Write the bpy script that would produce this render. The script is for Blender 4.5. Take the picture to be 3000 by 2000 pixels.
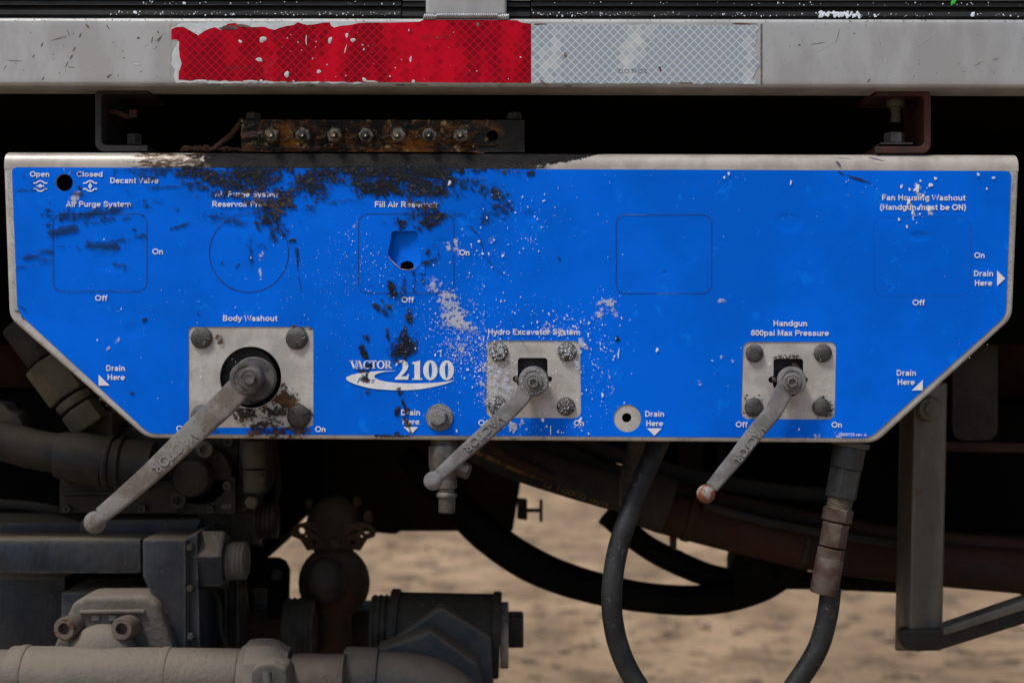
import bpy, bmesh, math, random
import numpy as np
from mathutils import Vector, Matrix
from mathutils.geometry import tessellate_polygon

for o in list(bpy.data.objects):
    bpy.data.objects.remove(o)
scene = bpy.context.scene
col = scene.collection
RNG = np.random.default_rng(7)
random.seed(7)

# ------------------------------------------------------------------ camera
S = 0.0004          # metres per photograph pixel on the panel plane
D = 1.67            # camera to panel
HC = 0.98           # camera height
cam_d = bpy.data.cameras.new("camera")
cam = bpy.data.objects.new("camera", cam_d)
col.objects.link(cam)
cam.location = (0, -D, HC)
cam.rotation_euler = (math.radians(90), 0, 0)
cam_d.sensor_width = 36
cam_d.lens = 36 * D / (3000 * S)
cam_d.clip_start = 0.05
cam_d.clip_end = 800
cam_d.dof.use_dof = True
cam_d.dof.focus_distance = D - 0.006
cam_d.dof.aperture_fstop = 3.6
scene.camera = cam

# ------------------------------------------------------------------ light
SUN_EL, SUN_AZ = math.radians(60), math.radians(-48)   # az from the camera side, towards the left
world = bpy.data.worlds.new("World")
scene.world = world
world.use_nodes = True
wn = world.node_tree
bg = wn.nodes["Background"]
sky = wn.nodes.new("ShaderNodeTexSky")
sky.sky_type = 'NISHITA'
sky.sun_disc = False
sky.sun_elevation = SUN_EL
sky.sun_rotation = math.radians(180) + SUN_AZ * -1
sky.air_density = 1.0
sky.dust_density = 3.0
sky.ozone_density = 0.6
wn.links.new(sky.outputs[0], bg.inputs[0])
bg.inputs[1].default_value = 0.075
sun_d = bpy.data.lights.new("sun", 'SUN')
sun_d.energy = 1.5
sun_d.angle = math.radians(10)
sun_d.color = (1.0, 0.95, 0.88)
sun = bpy.data.objects.new("sun", sun_d)
col.objects.link(sun)
d = Vector((math.sin(SUN_AZ) * math.cos(SUN_EL), -math.cos(SUN_AZ) * math.cos(SUN_EL), math.sin(SUN_EL)))
sun.rotation_euler = d.to_track_quat('Z', 'Y').to_euler()
sun.location = (-3, -5, 6)
scene.view_settings.view_transform = 'Standard'
scene.view_settings.look = 'None'
scene.view_settings.exposure = 0.66
scene.view_settings.gamma = 1.0
scene.render.engine = 'CYCLES'
scene.cycles.max_bounces = 6
scene.cycles.transparent_max_bounces = 12
scene.cycles.use_denoising = True

# ------------------------------------------------------------------ coordinates
def P(px, py, y=0.0):
    k = S * (D + y) / D
    return Vector(((px - 1500) * k, y, HC + (1000 - py) * k))
def R(r, y=0.0):
    return r * S * (D + y) / D

ORG = {}
def empty(name, label, cat, at, group=None):
    o = bpy.data.objects.new(name, None)
    col.objects.link(o)
    o.location = at
    o.empty_display_size = 0.02
    o['label'] = label
    o['category'] = cat
    if group: o['group'] = group
    ORG[o.name] = Vector(at)
    return o

def add(name, vf, mat, parent=None, label=None, cat=None, kind=None, group=None, flat=False, angle=38, color=None):
    verts, faces = vf[0], vf[1]
    org = ORG[parent.name] if parent is not None else Vector((0, 0, 0))
    verts = np.asarray(verts, dtype=float).reshape(-1, 3) - np.array(org)
    me = bpy.data.meshes.new(name)
    me.from_pydata(verts.tolist(), [], [list(map(int, f)) for f in faces])
    me.materials.append(mat)
    if color is not None:
        a = me.color_attributes.new("tint", 'FLOAT_COLOR', 'POINT')
        a.data.foreach_set('color', np.asarray(color, dtype=np.float32).ravel())
    me.validate()
    me.update()
    if flat:
        me.shade_flat()
    else:
        me.shade_smooth()
        me.set_sharp_from_angle(angle=math.radians(angle))
    o = bpy.data.objects.new(name, me)
    col.objects.link(o)
    if parent is not None:
        o.parent = parent
        ORG[o.name] = org
    else:
        ORG[o.name] = Vector((0, 0, 0))
    if label: o['label'] = label
    if cat: o['category'] = cat
    if kind: o['kind'] = kind
    if group: o['group'] = group
    return o

def copy_tree(o, offset, parent=None):
    c = o.copy()
    col.objects.link(c)
    if parent is None:
        c.location = Vector(o.location) + offset
        ORG[c.name] = ORG[o.name] + offset
    else:
        c.parent = parent
        ORG[c.name] = ORG[parent.name]
    for ch in list(o.children):
        copy_tree(ch, offset, c)
    return c

# ------------------------------------------------------------------ mesh makers (return verts, faces)
def bm_out(bm):
    bmesh.ops.recalc_face_normals(bm, faces=bm.faces)
    v = [tuple(x.co) for x in bm.verts]
    bm.verts.index_update()
    f = [[q.index for q in x.verts] for x in bm.faces]
    bm.free()
    return v, f

def merge(*parts):
    V, F = [], []
    for v, f in parts:
        n = len(V)
        V.extend([tuple(x) for x in v])
        F.extend([[i + n for i in q] for q in f])
    return V, F

def bevel_bm(bm, w, seg=2, ang=25):
    if w <= 0: return
    ed = [e for e in bm.edges if len(e.link_faces) == 2 and e.calc_face_angle(0) > math.radians(ang)]
    if ed:
        bmesh.ops.bevel(bm, geom=ed, offset=w, segments=seg, affect='EDGES', profile=0.6, clamp_overlap=True)

def box(x0, x1, y0, y1, z0, z1, bevel=0.002, rot=None):
    bm = bmesh.new()
    bmesh.ops.create_cube(bm, size=1)
    c = Vector(((x0 + x1) / 2, (y0 + y1) / 2, (z0 + z1) / 2))
    for v in bm.verts:
        v.co = Vector((v.co.x * abs(x1 - x0), v.co.y * abs(y1 - y0), v.co.z * abs(z1 - z0)))
    bevel_bm(bm, bevel)
    for v in bm.verts:
        if rot is not None: v.co = rot @ v.co
        v.co += c
    return bm_out(bm)

def pbox(px0, py0, px1, py1, y, depth, bevel=0.003):
    a, b = P(px0, py1, y), P(px1, py0, y)
    return box(a.x, b.x, y, y + depth, a.z, b.z, bevel)

def prism(pts, y, depth, bevel=0.003, seg=2):
    """outline in photograph pixels, front face at depth y, pulled back by depth"""
    bm = bmesh.new()
    n = len(pts)
    fr = [bm.verts.new(P(a, b, y)) for a, b in pts]
    bk = [bm.verts.new(v.co + Vector((0, depth, 0))) for v in fr]
    bm.faces.new(fr)
    bm.faces.new(bk[::-1])
    for i in range(n):
        j = (i + 1) % n
        bm.faces.new([fr[j], fr[i], bk[i], bk[j]])
    bmesh.ops.recalc_face_normals(bm, faces=bm.faces)
    bevel_bm(bm, bevel, seg)
    return bm_out(bm)

def smooth_path(pts, n=8):
    pts = [Vector(p) for p in pts]
    if len(pts) < 3: return pts
    out = []
    for i in range(len(pts) - 1):
        p0 = pts[max(i - 1, 0)]; p1 = pts[i]; p2 = pts[i + 1]; p3 = pts[min(i + 2, len(pts) - 1)]
        for k in range(n):
            t = k / n
            out.append(0.5 * ((2 * p1) + (-p0 + p2) * t + (2 * p0 - 5 * p1 + 4 * p2 - p3) * t * t + (-p0 + 3 * p1 - 3 * p2 + p3) * t ** 3))
    out.append(pts[-1])
    return out

def tube(path, rad, seg=20, caps=True, up=Vector((0, 1, 0)), squash=None):
    path = [Vector(p) for p in path]
    n = len(path)
    if not hasattr(rad, '__len__'): rad = [rad] * n
    V, F = [], []
    t0 = (path[1] - path[0]).normalized()
    nrm = up - t0 * up.dot(t0)
    if nrm.length < 1e-4: nrm = Vector((0, 0, 1)) - t0 * t0.z
    nrm.normalize()
    for i in range(n):
        t = (path[min(i + 1, n - 1)] - path[max(i - 1, 0)]).normalized()
        nrm = (nrm - t * nrm.dot(t)).normalized()
        b = t.cross(nrm)
        for k in range(seg):
            a = 2 * math.pi * k / seg
            V.append(path[i] + (nrm * math.cos(a) + b * math.sin(a)) * rad[i])
    for i in range(n - 1):
        for k in range(seg):
            k2 = (k + 1) % seg
            F.append([i * seg + k, i * seg + k2, (i + 1) * seg + k2, (i + 1) * seg + k])
    if caps:
        F.append(list(range(seg))[::-1])
        F.append([(n - 1) * seg + k for k in range(seg)])
    return V, F

def lathe(prof, origin, axis, seg=32, phase=0.0, twist=None):
    """prof: list of (radius, height along axis)"""
    axis = Vector(axis).normalized()
    u = axis.orthogonal().normalized() if abs(axis.x) > 0.5 or abs(axis.z) > 0.9 else Vector((1, 0, 0))
    u = (u - axis * u.dot(axis)).normalized()
    w = axis.cross(u)
    origin = Vector(origin)
    V, F, rings = [], [], []
    for r, h in prof:
        if r < 1e-7:
            rings.append([len(V)]); V.append(origin + axis * h)
        else:
            rings.append(list(range(len(V), len(V) + seg)))
            for k in range(seg):
                a = 2 * math.pi * k / seg + phase
                V.append(origin + axis * h + (u * math.cos(a) + w * math.sin(a)) * r)
    for a, b in zip(rings[:-1], rings[1:]):
        if len(a) == 1 and len(b) == 1: continue
        for k in range(seg):
            k2 = (k + 1) % seg
            if len(a) == 1: F.append([a[0], b[k2], b[k]])
            elif len(b) == 1: F.append([a[k], a[k2], b[0]])
            else: F.append([a[k], a[k2], b[k2], b[k]])
    if len(rings[0]) > 1: F.append(rings[0][::-1])
    if len(rings[-1]) > 1: F.append(rings[-1])
    bm = bmesh.new()
    vs = [bm.verts.new(v) for v in V]
    for f in F: bm.faces.new([vs[i] for i in f])
    return bm_out(bm)

def rprof(r, h0, h1, b):
    """closed cylinder profile with rounded ends"""
    return [(0, h0), (r - b, h0), (r - b * .3, h0 + b * .3), (r, h0 + b), (r, h1 - b), (r - b * .3, h1 - b * .3), (r - b, h1), (0, h1)]

def pcyl(pa, pb, r, y0, y1=None, b=0.0015, seg=32, prof=None):
    y1 = y0 if y1 is None else y1
    A, B = P(pa[0], pa[1], y0), P(pb[0], pb[1], y1)
    L = (B - A).length
    rr = R(r, (y0 + y1) / 2)
    return lathe(rprof(rr, 0, L, b), A, B - A, seg)

def poly_tris(pts3):
    tr = tessellate_polygon([pts3])
    return pts3, [list(t) for t in tr]

def face_front(vf):
    """turn flat faces so they look at -y"""
    V = [Vector(v) for v in vf[0]]
    F = []
    for f in vf[1]:
        nrm = (V[f[1]] - V[f[0]]).cross(V[f[2]] - V[f[0]])
        F.append(list(f) if nrm.y < 0 else list(f)[::-1])
    return V, F

def flat_poly(pts, y):
    return face_front(poly_tris([P(a, b, y) for a, b in pts]))

def thick_poly(pts, y, t, bev=0):
    return prism(pts, y, t, bev)

def stroke(a, b, w, y):
    a = np.array(a, float); b = np.array(b, float)
    d = (b - a) / max(np.linalg.norm(b - a), 1e-6)
    n = np.array([-d[1], d[0]]) * w / 2
    return flat_poly([tuple(a + n), tuple(b + n), tuple(b - n), tuple(a - n)], y)

def polyline(pts, w, y, closed=False):
    pts = [np.array(p, float) for p in pts]
    n = len(pts)
    V, F = [], []
    for i in range(n):
        a = pts[(i - 1) % n] if (closed or i > 0) else pts[i]
        b = pts[(i + 1) % n] if (closed or i < n - 1) else pts[i]
        d = b - a; d = d / max(np.linalg.norm(d), 1e-6)
        m = np.array([-d[1], d[0]]) * (w if not hasattr(w, '__len__') else w[i]) / 2
        V += [P(*(pts[i] + m), y), P(*(pts[i] - m), y)]
    for i in range(n if closed else n - 1):
        j = (i + 1) % n
        F.append([2 * i, 2 * i + 1, 2 * j + 1, 2 * j])
    return face_front((V, F))

def ring(cx, cy, rx, ry, ix, iy, y, a0=0, a1=360, n=40):
    V, F = [], []
    full = abs(a1 - a0) >= 360
    m = n if full else n + 1
    for i in range(m):
        a = math.radians(a0 + (a1 - a0) * i / n)
        V += [P(cx + rx * math.cos(a), cy - ry * math.sin(a), y), P(cx + ix * math.cos(a), cy - iy * math.sin(a), y)]
    for i in range(n):
        j = (i + 1) % m
        F.append([2 * i, 2 * i + 1, 2 * j + 1, 2 * j])
    return face_front((V, F))

def round_poly(pts, rads, n=8):
    out = []
    N = len(pts)
    for i in range(N):
        p = np.array(pts[i], float); a = np.array(pts[i - 1], float); b = np.array(pts[(i + 1) % N], float)
        r = rads[i] if hasattr(rads, '__len__') else rads
        u = (a - p) / np.linalg.norm(a - p); v = (b - p) / np.linalg.norm(b - p)
        ang = math.acos(np.clip(u @ v, -1, 1))
        t = r / math.tan(ang / 2)
        c = p + (u + v) / np.linalg.norm(u + v) * (r / math.sin(ang / 2))
        s, e = p + u * t, p + v * t
        a0 = math.atan2(*(s - c)[::-1]); a1 = math.atan2(*(e - c)[::-1])
        da = (a1 - a0 + math.pi) % (2 * math.pi) - math.pi
        for k in range(n + 1):
            q = a0 + da * k / n
            out.append((c[0] + r * math.cos(q), c[1] + r * math.sin(q)))
    return out

def rrect(x0, y0, x1, y1, r, n=6):
    return round_poly([(x0, y0), (x1, y0), (x1, y1), (x0, y1)], r, n)

# signed distances in photograph pixels (negative inside)
def sd_poly(poly):
    poly = np.array(poly, float)
    def f(x, y):
        dmin = np.full(x.shape, 1e9); inside = np.zeros(x.shape, bool)
        for i in range(len(poly)):
            a, b = poly[i - 1], poly[i]
            e = b - a
            L = e @ e
            if L < 1e-9: continue
            t = np.clip(((x - a[0]) * e[0] + (y - a[1]) * e[1]) / L, 0, 1)
            dd = (x - a[0] - t * e[0]) ** 2 + (y - a[1] - t * e[1]) ** 2
            dmin = np.minimum(dmin, dd)
            c = ((a[1] > y) != (b[1] > y))
            with np.errstate(divide='ignore', invalid='ignore'):
                xi = e[0] * (y - a[1]) / (e[1] if abs(e[1]) > 1e-12 else 1e-12) + a[0]
            inside ^= c & (x < xi)
        return np.sqrt(dmin) * np.where(inside, -1, 1)
    return f
def sd_circ(cx, cy, r):
    return lambda x, y: np.hypot(x - cx, y - cy) - r
def sd_union(*fs):
    return lambda x, y: np.minimum.reduce([f(x, y) for f in fs])
def near(f, x0, y0, x1, y1, m=30):
    """evaluate f only near its box"""
    def g(x, y):
        out = np.full(x.shape, 60.0)
        k = (x > x0 - m) & (x < x1 + m) & (y > y0 - m) & (y < y1 + m)
        if k.any(): out[k] = f(x[k], y[k])
        return out
    return g

def sheet(outline, holes, x0, y0, x1, y1, cell, ysurf):
    """a sheet cut to an outline with real openings; ysurf(px,py) gives its depth"""
    nx, ny = int((x1 - x0) / cell) + 1, int((y1 - y0) / cell) + 1
    gx, gy = np.meshgrid(x0 + np.arange(nx) * cell, y0 + np.arange(ny) * cell)
    gx = gx.astype(float); gy = gy.astype(float)
    def F(x, y):
        v = outline(x, y)
        for h in holes: v = np.maximum(v, -h(x, y))
        return v
    sd = F(gx, gy)
    ins = sd < 0
    fm = ins[:-1, :-1] | ins[1:, :-1] | ins[:-1, 1:] | ins[1:, 1:]
    use = np.zeros(sd.shape, bool)
    use[:-1, :-1] |= fm; use[1:, :-1] |= fm; use[:-1, 1:] |= fm; use[1:, 1:] |= fm
    mv = use & ~ins
    ux, uy = gx[mv], gy[mv]
    for _ in range(4):
        s = F(ux, uy); e = 0.2
        dx = (F(ux + e, uy) - F(ux - e, uy)) / (2 * e); dy = (F(ux, uy + e) - F(ux, uy - e)) / (2 * e)
        L = np.maximum(dx * dx + dy * dy, 0.2)
        ux = ux - dx / L * s; uy = uy - dy / L * s
    gx[mv], gy[mv] = ux, uy
    idx = -np.ones(sd.shape, int)
    idx[use] = np.arange(use.sum())
    X, Y = gx[use], gy[use]
    yy = ysurf(X, Y) if callable(ysurf) else np.full(X.shape, ysurf)
    k = S * (D + yy) / D
    V = np.stack([(X - 1500) * k, yy, HC + (1000 - Y) * k], 1)
    a, b, c, dd = idx[:-1, :-1][fm], idx[:-1, 1:][fm], idx[1:, 1:][fm], idx[1:, :-1][fm]
    Fc = np.stack([a, dd, c, b], 1)
    return V, Fc, X, Y

# ------------------------------------------------------------------ noise in numpy
def vnoise(h, w, ch, cw, rng):
    gh, gw = int(h / ch) + 3, int(w / cw) + 3
    g = rng.random((gh, gw))
    yy = np.arange(h) / ch; xx = np.arange(w) / cw
    iy = yy.astype(int); ix = xx.astype(int)
    fy = yy - iy; fx = xx - ix
    fy = fy * fy * (3 - 2 * fy); fx = fx * fx * (3 - 2 * fx)
    a = g[iy][:, ix]; b = g[iy][:, ix + 1]; c = g[iy + 1][:, ix]; e = g[iy + 1][:, ix + 1]
    fy = fy[:, None]; fx = fx[None, :]
    return (a * (1 - fx) + b * fx) * (1 - fy) + (c * (1 - fx) + e * fx) * fy
def fbm(h, w, cell, octv=5, seed=0, ax=1.0, ay=1.0, gain=0.55):
    rng = np.random.default_rng(seed)
    out = np.zeros((h, w)); amp = 1; tot = 0
    for _ in range(octv):
        out += amp * vnoise(h, w, max(cell * ay, 1), max(cell * ax, 1), rng)
        tot += amp; amp *= gain; cell /= 2
    out /= tot
    return np.clip((out - 0.5) * 1.9 + 0.5, 0, 1)

# ------------------------------------------------------------------ materials
def newmat(name):
    m = bpy.data.materials.new(name)
    m.use_nodes = True
    return m, m.node_tree, m.node_tree.nodes, m.node_tree.links, m.node_tree.nodes["Principled BSDF"]

def nz(nt, scale, detail=6, rough=0.6, stretch=None, vec=None):
    n = nt.nodes.new("ShaderNodeTexNoise")
    n.inputs['Scale'].default_value = scale
    n.inputs['Detail'].default_value = detail
    n.inputs['Roughness'].default_value = rough
    if vec is None:
        g = nt.nodes.new("ShaderNodeNewGeometry"); vec = g.outputs['Position']
    if stretch:
        mp = nt.nodes.new("ShaderNodeMapping")
        mp.inputs['Scale'].default_value = stretch
        nt.links.new(vec, mp.inputs[0]); vec = mp.outputs[0]
    nt.links.new(vec, n.inputs['Vector'])
    r = nt.nodes.new("ShaderNodeMapRange")
    r.inputs['From Min'].default_value = .28; r.inputs['From Max'].default_value = .72
    nt.links.new(n.outputs['Fac'], r.inputs[0])
    return r.outputs[0]
def ramp(nt, fac, a, b, c0=(0, 0, 0, 1), c1=(1, 1, 1, 1)):
    r = nt.nodes.new("ShaderNodeValToRGB")
    r.color_ramp.elements[0].position = a; r.color_ramp.elements[0].color = c0
    r.color_ramp.elements[1].position = b; r.color_ramp.elements[1].color = c1
    nt.links.new(fac, r.inputs[0])
    return r.outputs[0]
def mixc(nt, fac, a, b):
    m = nt.nodes.new("ShaderNodeMix"); m.data_type = 'RGBA'
    for sock, v in ((m.inputs[0], fac), (m.inputs[6], a), (m.inputs[7], b)):
        if hasattr(v, 'links'): nt.links.new(v, sock)
        else: sock.default_value = v if not isinstance(v, tuple) else (v + (1,) if len(v) == 3 else v)
    return m.outputs[2]
def math_(nt, op, a, b=None, clamp=False):
    m = nt.nodes.new("ShaderNodeMath"); m.operation = op; m.use_clamp = clamp
    for i, v in enumerate((a, b)):
        if v is None: continue
        if hasattr(v, 'links'): nt.links.new(v, m.inputs[i])
        else: m.inputs[i].default_value = v
    return m.outputs[0]
def bump(nt, h, strength, dist, bsdf):
    b = nt.nodes.new("ShaderNodeBump")
    b.inputs['Strength'].default_value = strength; b.inputs['Distance'].default_value = dist
    nt.links.new(h, b.inputs['Height']); nt.links.new(b.outputs[0], bsdf.inputs['Normal'])

def worn(name, base, other=None, spot=None, metallic=0.0, rough=0.6, scale=18, spot_scale=60, spot_at=0.62,
         bumps=0.25, bdist=0.001, bscale=160, stretch=None, dust=None, dust_amt=0.0, spec=0.5, a=0.35, b=0.65, edge=None, edge_r=.006):
    m, nt, N, L, bs = newmat(name)
    c = mixc(nt, ramp(nt, nz(nt, scale, 7, 0.62, stretch), a, b), base, other or base)
    if spot:
        c = mixc(nt, ramp(nt, nz(nt, spot_scale, 8, 0.7), spot_at, spot_at + 0.06), c, spot)
    if dust:
        g = nt.nodes.new("ShaderNodeNewGeometry")
        sx = nt.nodes.new("ShaderNodeSeparateXYZ"); L.new(g.outputs['Normal'], sx.inputs[0])
        up = math_(nt, 'MULTIPLY', math_(nt, 'SUBTRACT', sx.outputs[2], 0.12, True), 1.5, True)
        n2 = ramp(nt, nz(nt, scale * 1.7, 8, 0.7), 0.3, 0.75)
        f = math_(nt, 'ADD', math_(nt, 'MULTIPLY', up, 0.9), math_(nt, 'MULTIPLY', n2, dust_amt), True)
        c = mixc(nt, f, c, dust)
    if edge:
        bv = nt.nodes.new("ShaderNodeBevel"); bv.samples = 6; bv.inputs['Radius'].default_value = edge_r
        g2 = nt.nodes.new("ShaderNodeNewGeometry")
        dt = nt.nodes.new("ShaderNodeVectorMath"); dt.operation = 'DOT_PRODUCT'
        L.new(bv.outputs[0], dt.inputs[0]); L.new(g2.outputs['Normal'], dt.inputs[1])
        e = math_(nt, 'MULTIPLY', math_(nt, 'SUBTRACT', 1.0, dt.outputs['Value']), 5.0, True)
        e = math_(nt, 'MULTIPLY', e, ramp(nt, nz(nt, 55, 6, .7), .25, .7))
        c = mixc(nt, e, c, edge)
    L.new(c, bs.inputs['Base Color'])
    bs.inputs['Metallic'].default_value = metallic
    bs.inputs['Specular IOR Level'].default_value = spec
    r = nt.nodes.new("ShaderNodeMapRange")
    r.inputs['To Min'].default_value = max(rough - 0.12, 0.05); r.inputs['To Max'].default_value = min(rough + 0.15, 1)
    L.new(nz(nt, scale * 3, 5, 0.6), r.inputs[0]); L.new(r.outputs[0], bs.inputs['Roughness'])
    bump(nt, nz(nt, bscale, 6, 0.65, stretch), bumps, bdist, bs)
    return m

M = {}
M['alu'] = worn('brushed_aluminium', (.435, .45, .455), (.365, .37, .37), (.24, .23, .21), metallic=0.25, rough=.5, scale=7, spot_scale=150, spot_at=.88, bumps=.12, bdist=.0006, bscale=500, stretch=(2.5, 1, 1))
M['paint_metal'] = worn('weathered_aluminium_plate', (.54, .525, .50), (.42, .405, .38), (.20, .17, .13), metallic=0.2, rough=.55, scale=28, spot_scale=420, spot_at=.80, bumps=.15, bdist=.0004, bscale=900)
M['blue'] = worn('blue_vinyl', (.0002, .156, .90), (.0001, .132, .76), (.0008, .185, .90), metallic=0, rough=.5, scale=5, spot_scale=30, spot_at=.72, bumps=.03, bdist=.0005, bscale=60, spec=.05)
M['white'] = worn('white_print', (.82, .85, .88), (.74, .76, .78), (.45, .42, .36), rough=.5, scale=60, spot_scale=600, spot_at=.86, bumps=.02)
M['blueink'] = worn('blue_print', (.001, .11, .50), rough=.5, bumps=.02)
M['line'] = worn('scored_line', (.004, .020, .085), (.12, .10, .09), rough=.7, scale=25, bumps=.1, a=.6, b=.85)
M['cast'] = worn('cast_grey_metal', (.31, .31, .31), (.21, .208, .205), (.095, .090, .085), metallic=.45, rough=.45, scale=45, spot_scale=500, spot_at=.76, bumps=.9, bdist=.0012, bscale=1300)
M['cast_rusty'] = worn('cast_grey_metal_rusty', (.31, .30, .285), (.20, .175, .150), (.075, .058, .045), metallic=.45, rough=.47, scale=32, spot_scale=420, spot_at=.70, bumps=.9, bdist=.0012, bscale=1300)
M['bolt'] = worn('dull_zinc_bolt', (.105, .105, .103), (.060, .060, .057), (.19, .19, .185), metallic=.4, rough=.55, scale=120, spot_scale=700, spot_at=.80, bumps=.5, bdist=.0006, bscale=1300)
M['bolt_dirty'] = worn('oily_bolt', (.018, .0175, .016), (.038, .036, .033), metallic=.2, rough=.5, scale=120, bumps=.6, bdist=.0006, bscale=1300)
M['dark_metal'] = worn('dark_valve_metal', (.018, .019, .022), (.038, .038, .042), (.12, .11, .11), metallic=.3, rough=.5, scale=80, spot_scale=300, spot_at=.86, bumps=.4, bdist=.0006, bscale=900)
M['hub'] = worn('greasy_cast_hub', (.075, .073, .070), (.135, .13, .125), (.022, .021, .020), metallic=.4, rough=.5, scale=60, spot_scale=260, spot_at=.70, bumps=.6, bdist=.0009, bscale=1100)
M['rustbox'] = worn('rust_red_steel', (.070, .017, .011), (.032, .015, .014), (.12, .075, .05), metallic=.1, rough=.6, scale=30, spot_scale=180, spot_at=.78, bumps=.5, bdist=.0008, bscale=700)
M['greysteel'] = worn('dark_grey_steel', (.028, .027, .027), (.017, .016, .016), (.05, .022, .015), metallic=.1, rough=.55, scale=30, spot_scale=160, spot_at=.80, bumps=.5, bdist=.0008, bscale=700)
M['trim'] = worn('black_moulded_trim', (.011, .011, .011), (.020, .0195, .018), (.07, .066, .058), rough=.45, scale=14, spot_scale=320, spot_at=.86, bumps=.25, bdist=.0008, bscale=260, stretch=(.4, 1, 1.5))
M['weld'] = worn('weld_metal', (.48, .48, .50), (.40, .40, .42), metallic=.75, rough=.38, scale=50, bumps=.2)
M['rubber'] = worn('black_rubber', (.008, .0095, .012), (.020, .022, .025), (.085, .085, .08), rough=.5, scale=22, spot_scale=170, spot_at=.74, bumps=.35, bdist=.0006, bscale=600, spec=.4)
M['rubber_dust'] = worn('dusty_rubber', (.009, .011, .015), (.022, .021, .018), rough=.75, scale=12, bumps=.3, bdist=.002, bscale=120, dust=(.05, .042, .030), dust_amt=.15, spec=.3)
M['blackhose'] = worn('dark_hose', (.0022, .0022, .0022), (.004, .004, .004), rough=.75, scale=12, bumps=.2, spec=.08)
M['bluegrey'] = worn('dusty_blue_paint', (.003, .008, .018), (.013, .024, .038), (.060, .058, .052), rough=.5, scale=9, spot_scale=60, spot_at=.78, bumps=.4, bdist=.002, bscale=120, stretch=(1.3, 1, .5), dust=(.17, .14, .10), dust_amt=.12, spec=.45, edge=(.13, .13, .125), edge_r=.009)
M['dust'] = worn('dust_covered_metal', (.115, .105, .090), (.070, .066, .060), (.080, .034, .018), rough=.75, scale=11, spot_scale=50, spot_at=.82, bumps=.6, bdist=.002, bscale=140, dust=(.185, .155, .122), dust_amt=.15, edge=(.18, .155, .125), a=.25, b=.7)
M['dustgrey'] = worn('dust_grey_iron', (.12, .112, .10), (.075, .072, .068), (.06, .035, .022), rough=.75, scale=14, spot_scale=50, spot_at=.78, bumps=.45, bdist=.002, bscale=140, dust=(.17, .145, .115), dust_amt=.1)
M['rustpipe'] = worn('rusty_pipe_metal', (.075, .056, .048), (.115, .092, .08), (.065, .020, .011), rough=.7, scale=22, spot_scale=60, spot_at=.66, bumps=.4, bdist=.001, bscale=200, dust=(.12, .095, .075), dust_amt=.05)
M['brown'] = worn('dark_brown_tank', (.014, .008, .005), (.009, .006, .0045), rough=.8, scale=5, bumps=.2, spec=.2)
M['redpipe'] = worn('red_brown_hose', (.036, .011, .006), (.018, .008, .006), rough=.7, scale=10, bumps=.3, bdist=.002, bscale=90, dust=(.055, .022, .012), dust_amt=.1, spec=.3)
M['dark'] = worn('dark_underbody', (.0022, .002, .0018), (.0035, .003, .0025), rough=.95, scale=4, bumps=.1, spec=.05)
M['darkiron'] = worn('dark_iron', (.005, .0055, .006), (.016, .0145, .012), (.032, .020, .012), rough=.6, scale=14, spot_scale=60, spot_at=.76, bumps=.5, bdist=.002, bscale=120, spec=.4, dust=(.045, .038, .027), dust_amt=.18, edge=(.055, .050, .040), edge_r=.008)
M['rustiron'] = worn('rusty_valve_iron', (.036, .020, .012), (.055, .027, .015), (.018, .015, .012), rough=.75, scale=18, spot_scale=60, spot_at=.7, bumps=.5, bdist=.002, bscale=120, spec=.3, edge=(.075, .05, .03), dust=(.07, .055, .035), dust_amt=.12)
M['olive'] = worn('olive_grey_bar', (.135, .125, .103), (.082, .076, .064), (.095, .055, .028), rough=.5, scale=12, spot_scale=30, spot_at=.76, bumps=.25, stretch=(1.6, 1, .3), edge=(.21, .20, .17))
M['zinc'] = worn('zinc_fitting', (.13, .122, .115), (.080, .072, .068), (.085, .040, .025), metallic=.35, rough=.5, scale=60, spot_scale=150, spot_at=.76, bumps=.4, bdist=.0006, bscale=900)
M['rustfit'] = worn('rust_brown_fitting', (.105, .082, .066), (.065, .034, .025), (.17, .15, .12), metallic=.2, rough=.6, scale=45, spot_scale=150, spot_at=.76, bumps=.4, bdist=.0006, bscale=900)
M['darkfit'] = worn('dark_hex_fitting', (.026, .029, .032), (.038, .041, .044), (.13, .13, .12), metallic=.3, rough=.5, scale=60, spot_scale=420, spot_at=.80, bumps=.3, bdist=.0006, bscale=900, edge=(.09, .09, .088), edge_r=.0015)
M['yellow'] = worn('yellow_print', (.17, .10, .012), (.03, .02, .01), rough=.7, scale=60, bumps=.1)
M['palebrass'] = worn('dusty_brass', (.10, .088, .055), (.055, .050, .036), rough=.65, scale=14, bumps=.2, dust=(.12, .10, .07))
M['paint_drop'] = worn('white_paint_drops', (.80, .86, .94), (.66, .71, .79), rough=.6, scale=200, bumps=.1)
M['scratch_dark'] = worn('dark_scuff', (.11, .10, .085), (.18, .16, .13), rough=.7, scale=120, bumps=.2)
M['scratch_light'] = worn('bright_scratch', (.62, .62, .60), rough=.4, scale=120, bumps=.1, metallic=.4)
M['underlay'] = worn('white_tape_backing', (.60, .66, .68), (.52, .58, .60), rough=.5, scale=60, bumps=.2)

M['elbow'] = worn('dusty_blue_casting', (.022, .034, .048), (.040, .052, .062), (.085, .075, .060), rough=.65, scale=16, spot_scale=60, spot_at=.74, bumps=.4, bdist=.002, bscale=130, dust=(.15, .125, .095), dust_amt=.2, spec=.3, edge=(.10, .095, .085))
M['letter'] = worn('embossing_relief_tone', (.27, .265, .255), (.31, .305, .30), metallic=.4, rough=.5, scale=90, bumps=.5, bscale=1300)  # separate letter tone stands in for the shading of the relief
M['dimgrey'] = worn('dim_grey_iron', (.035, .034, .030), (.055, .052, .044), rough=.7, scale=30, bumps=.3)
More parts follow.
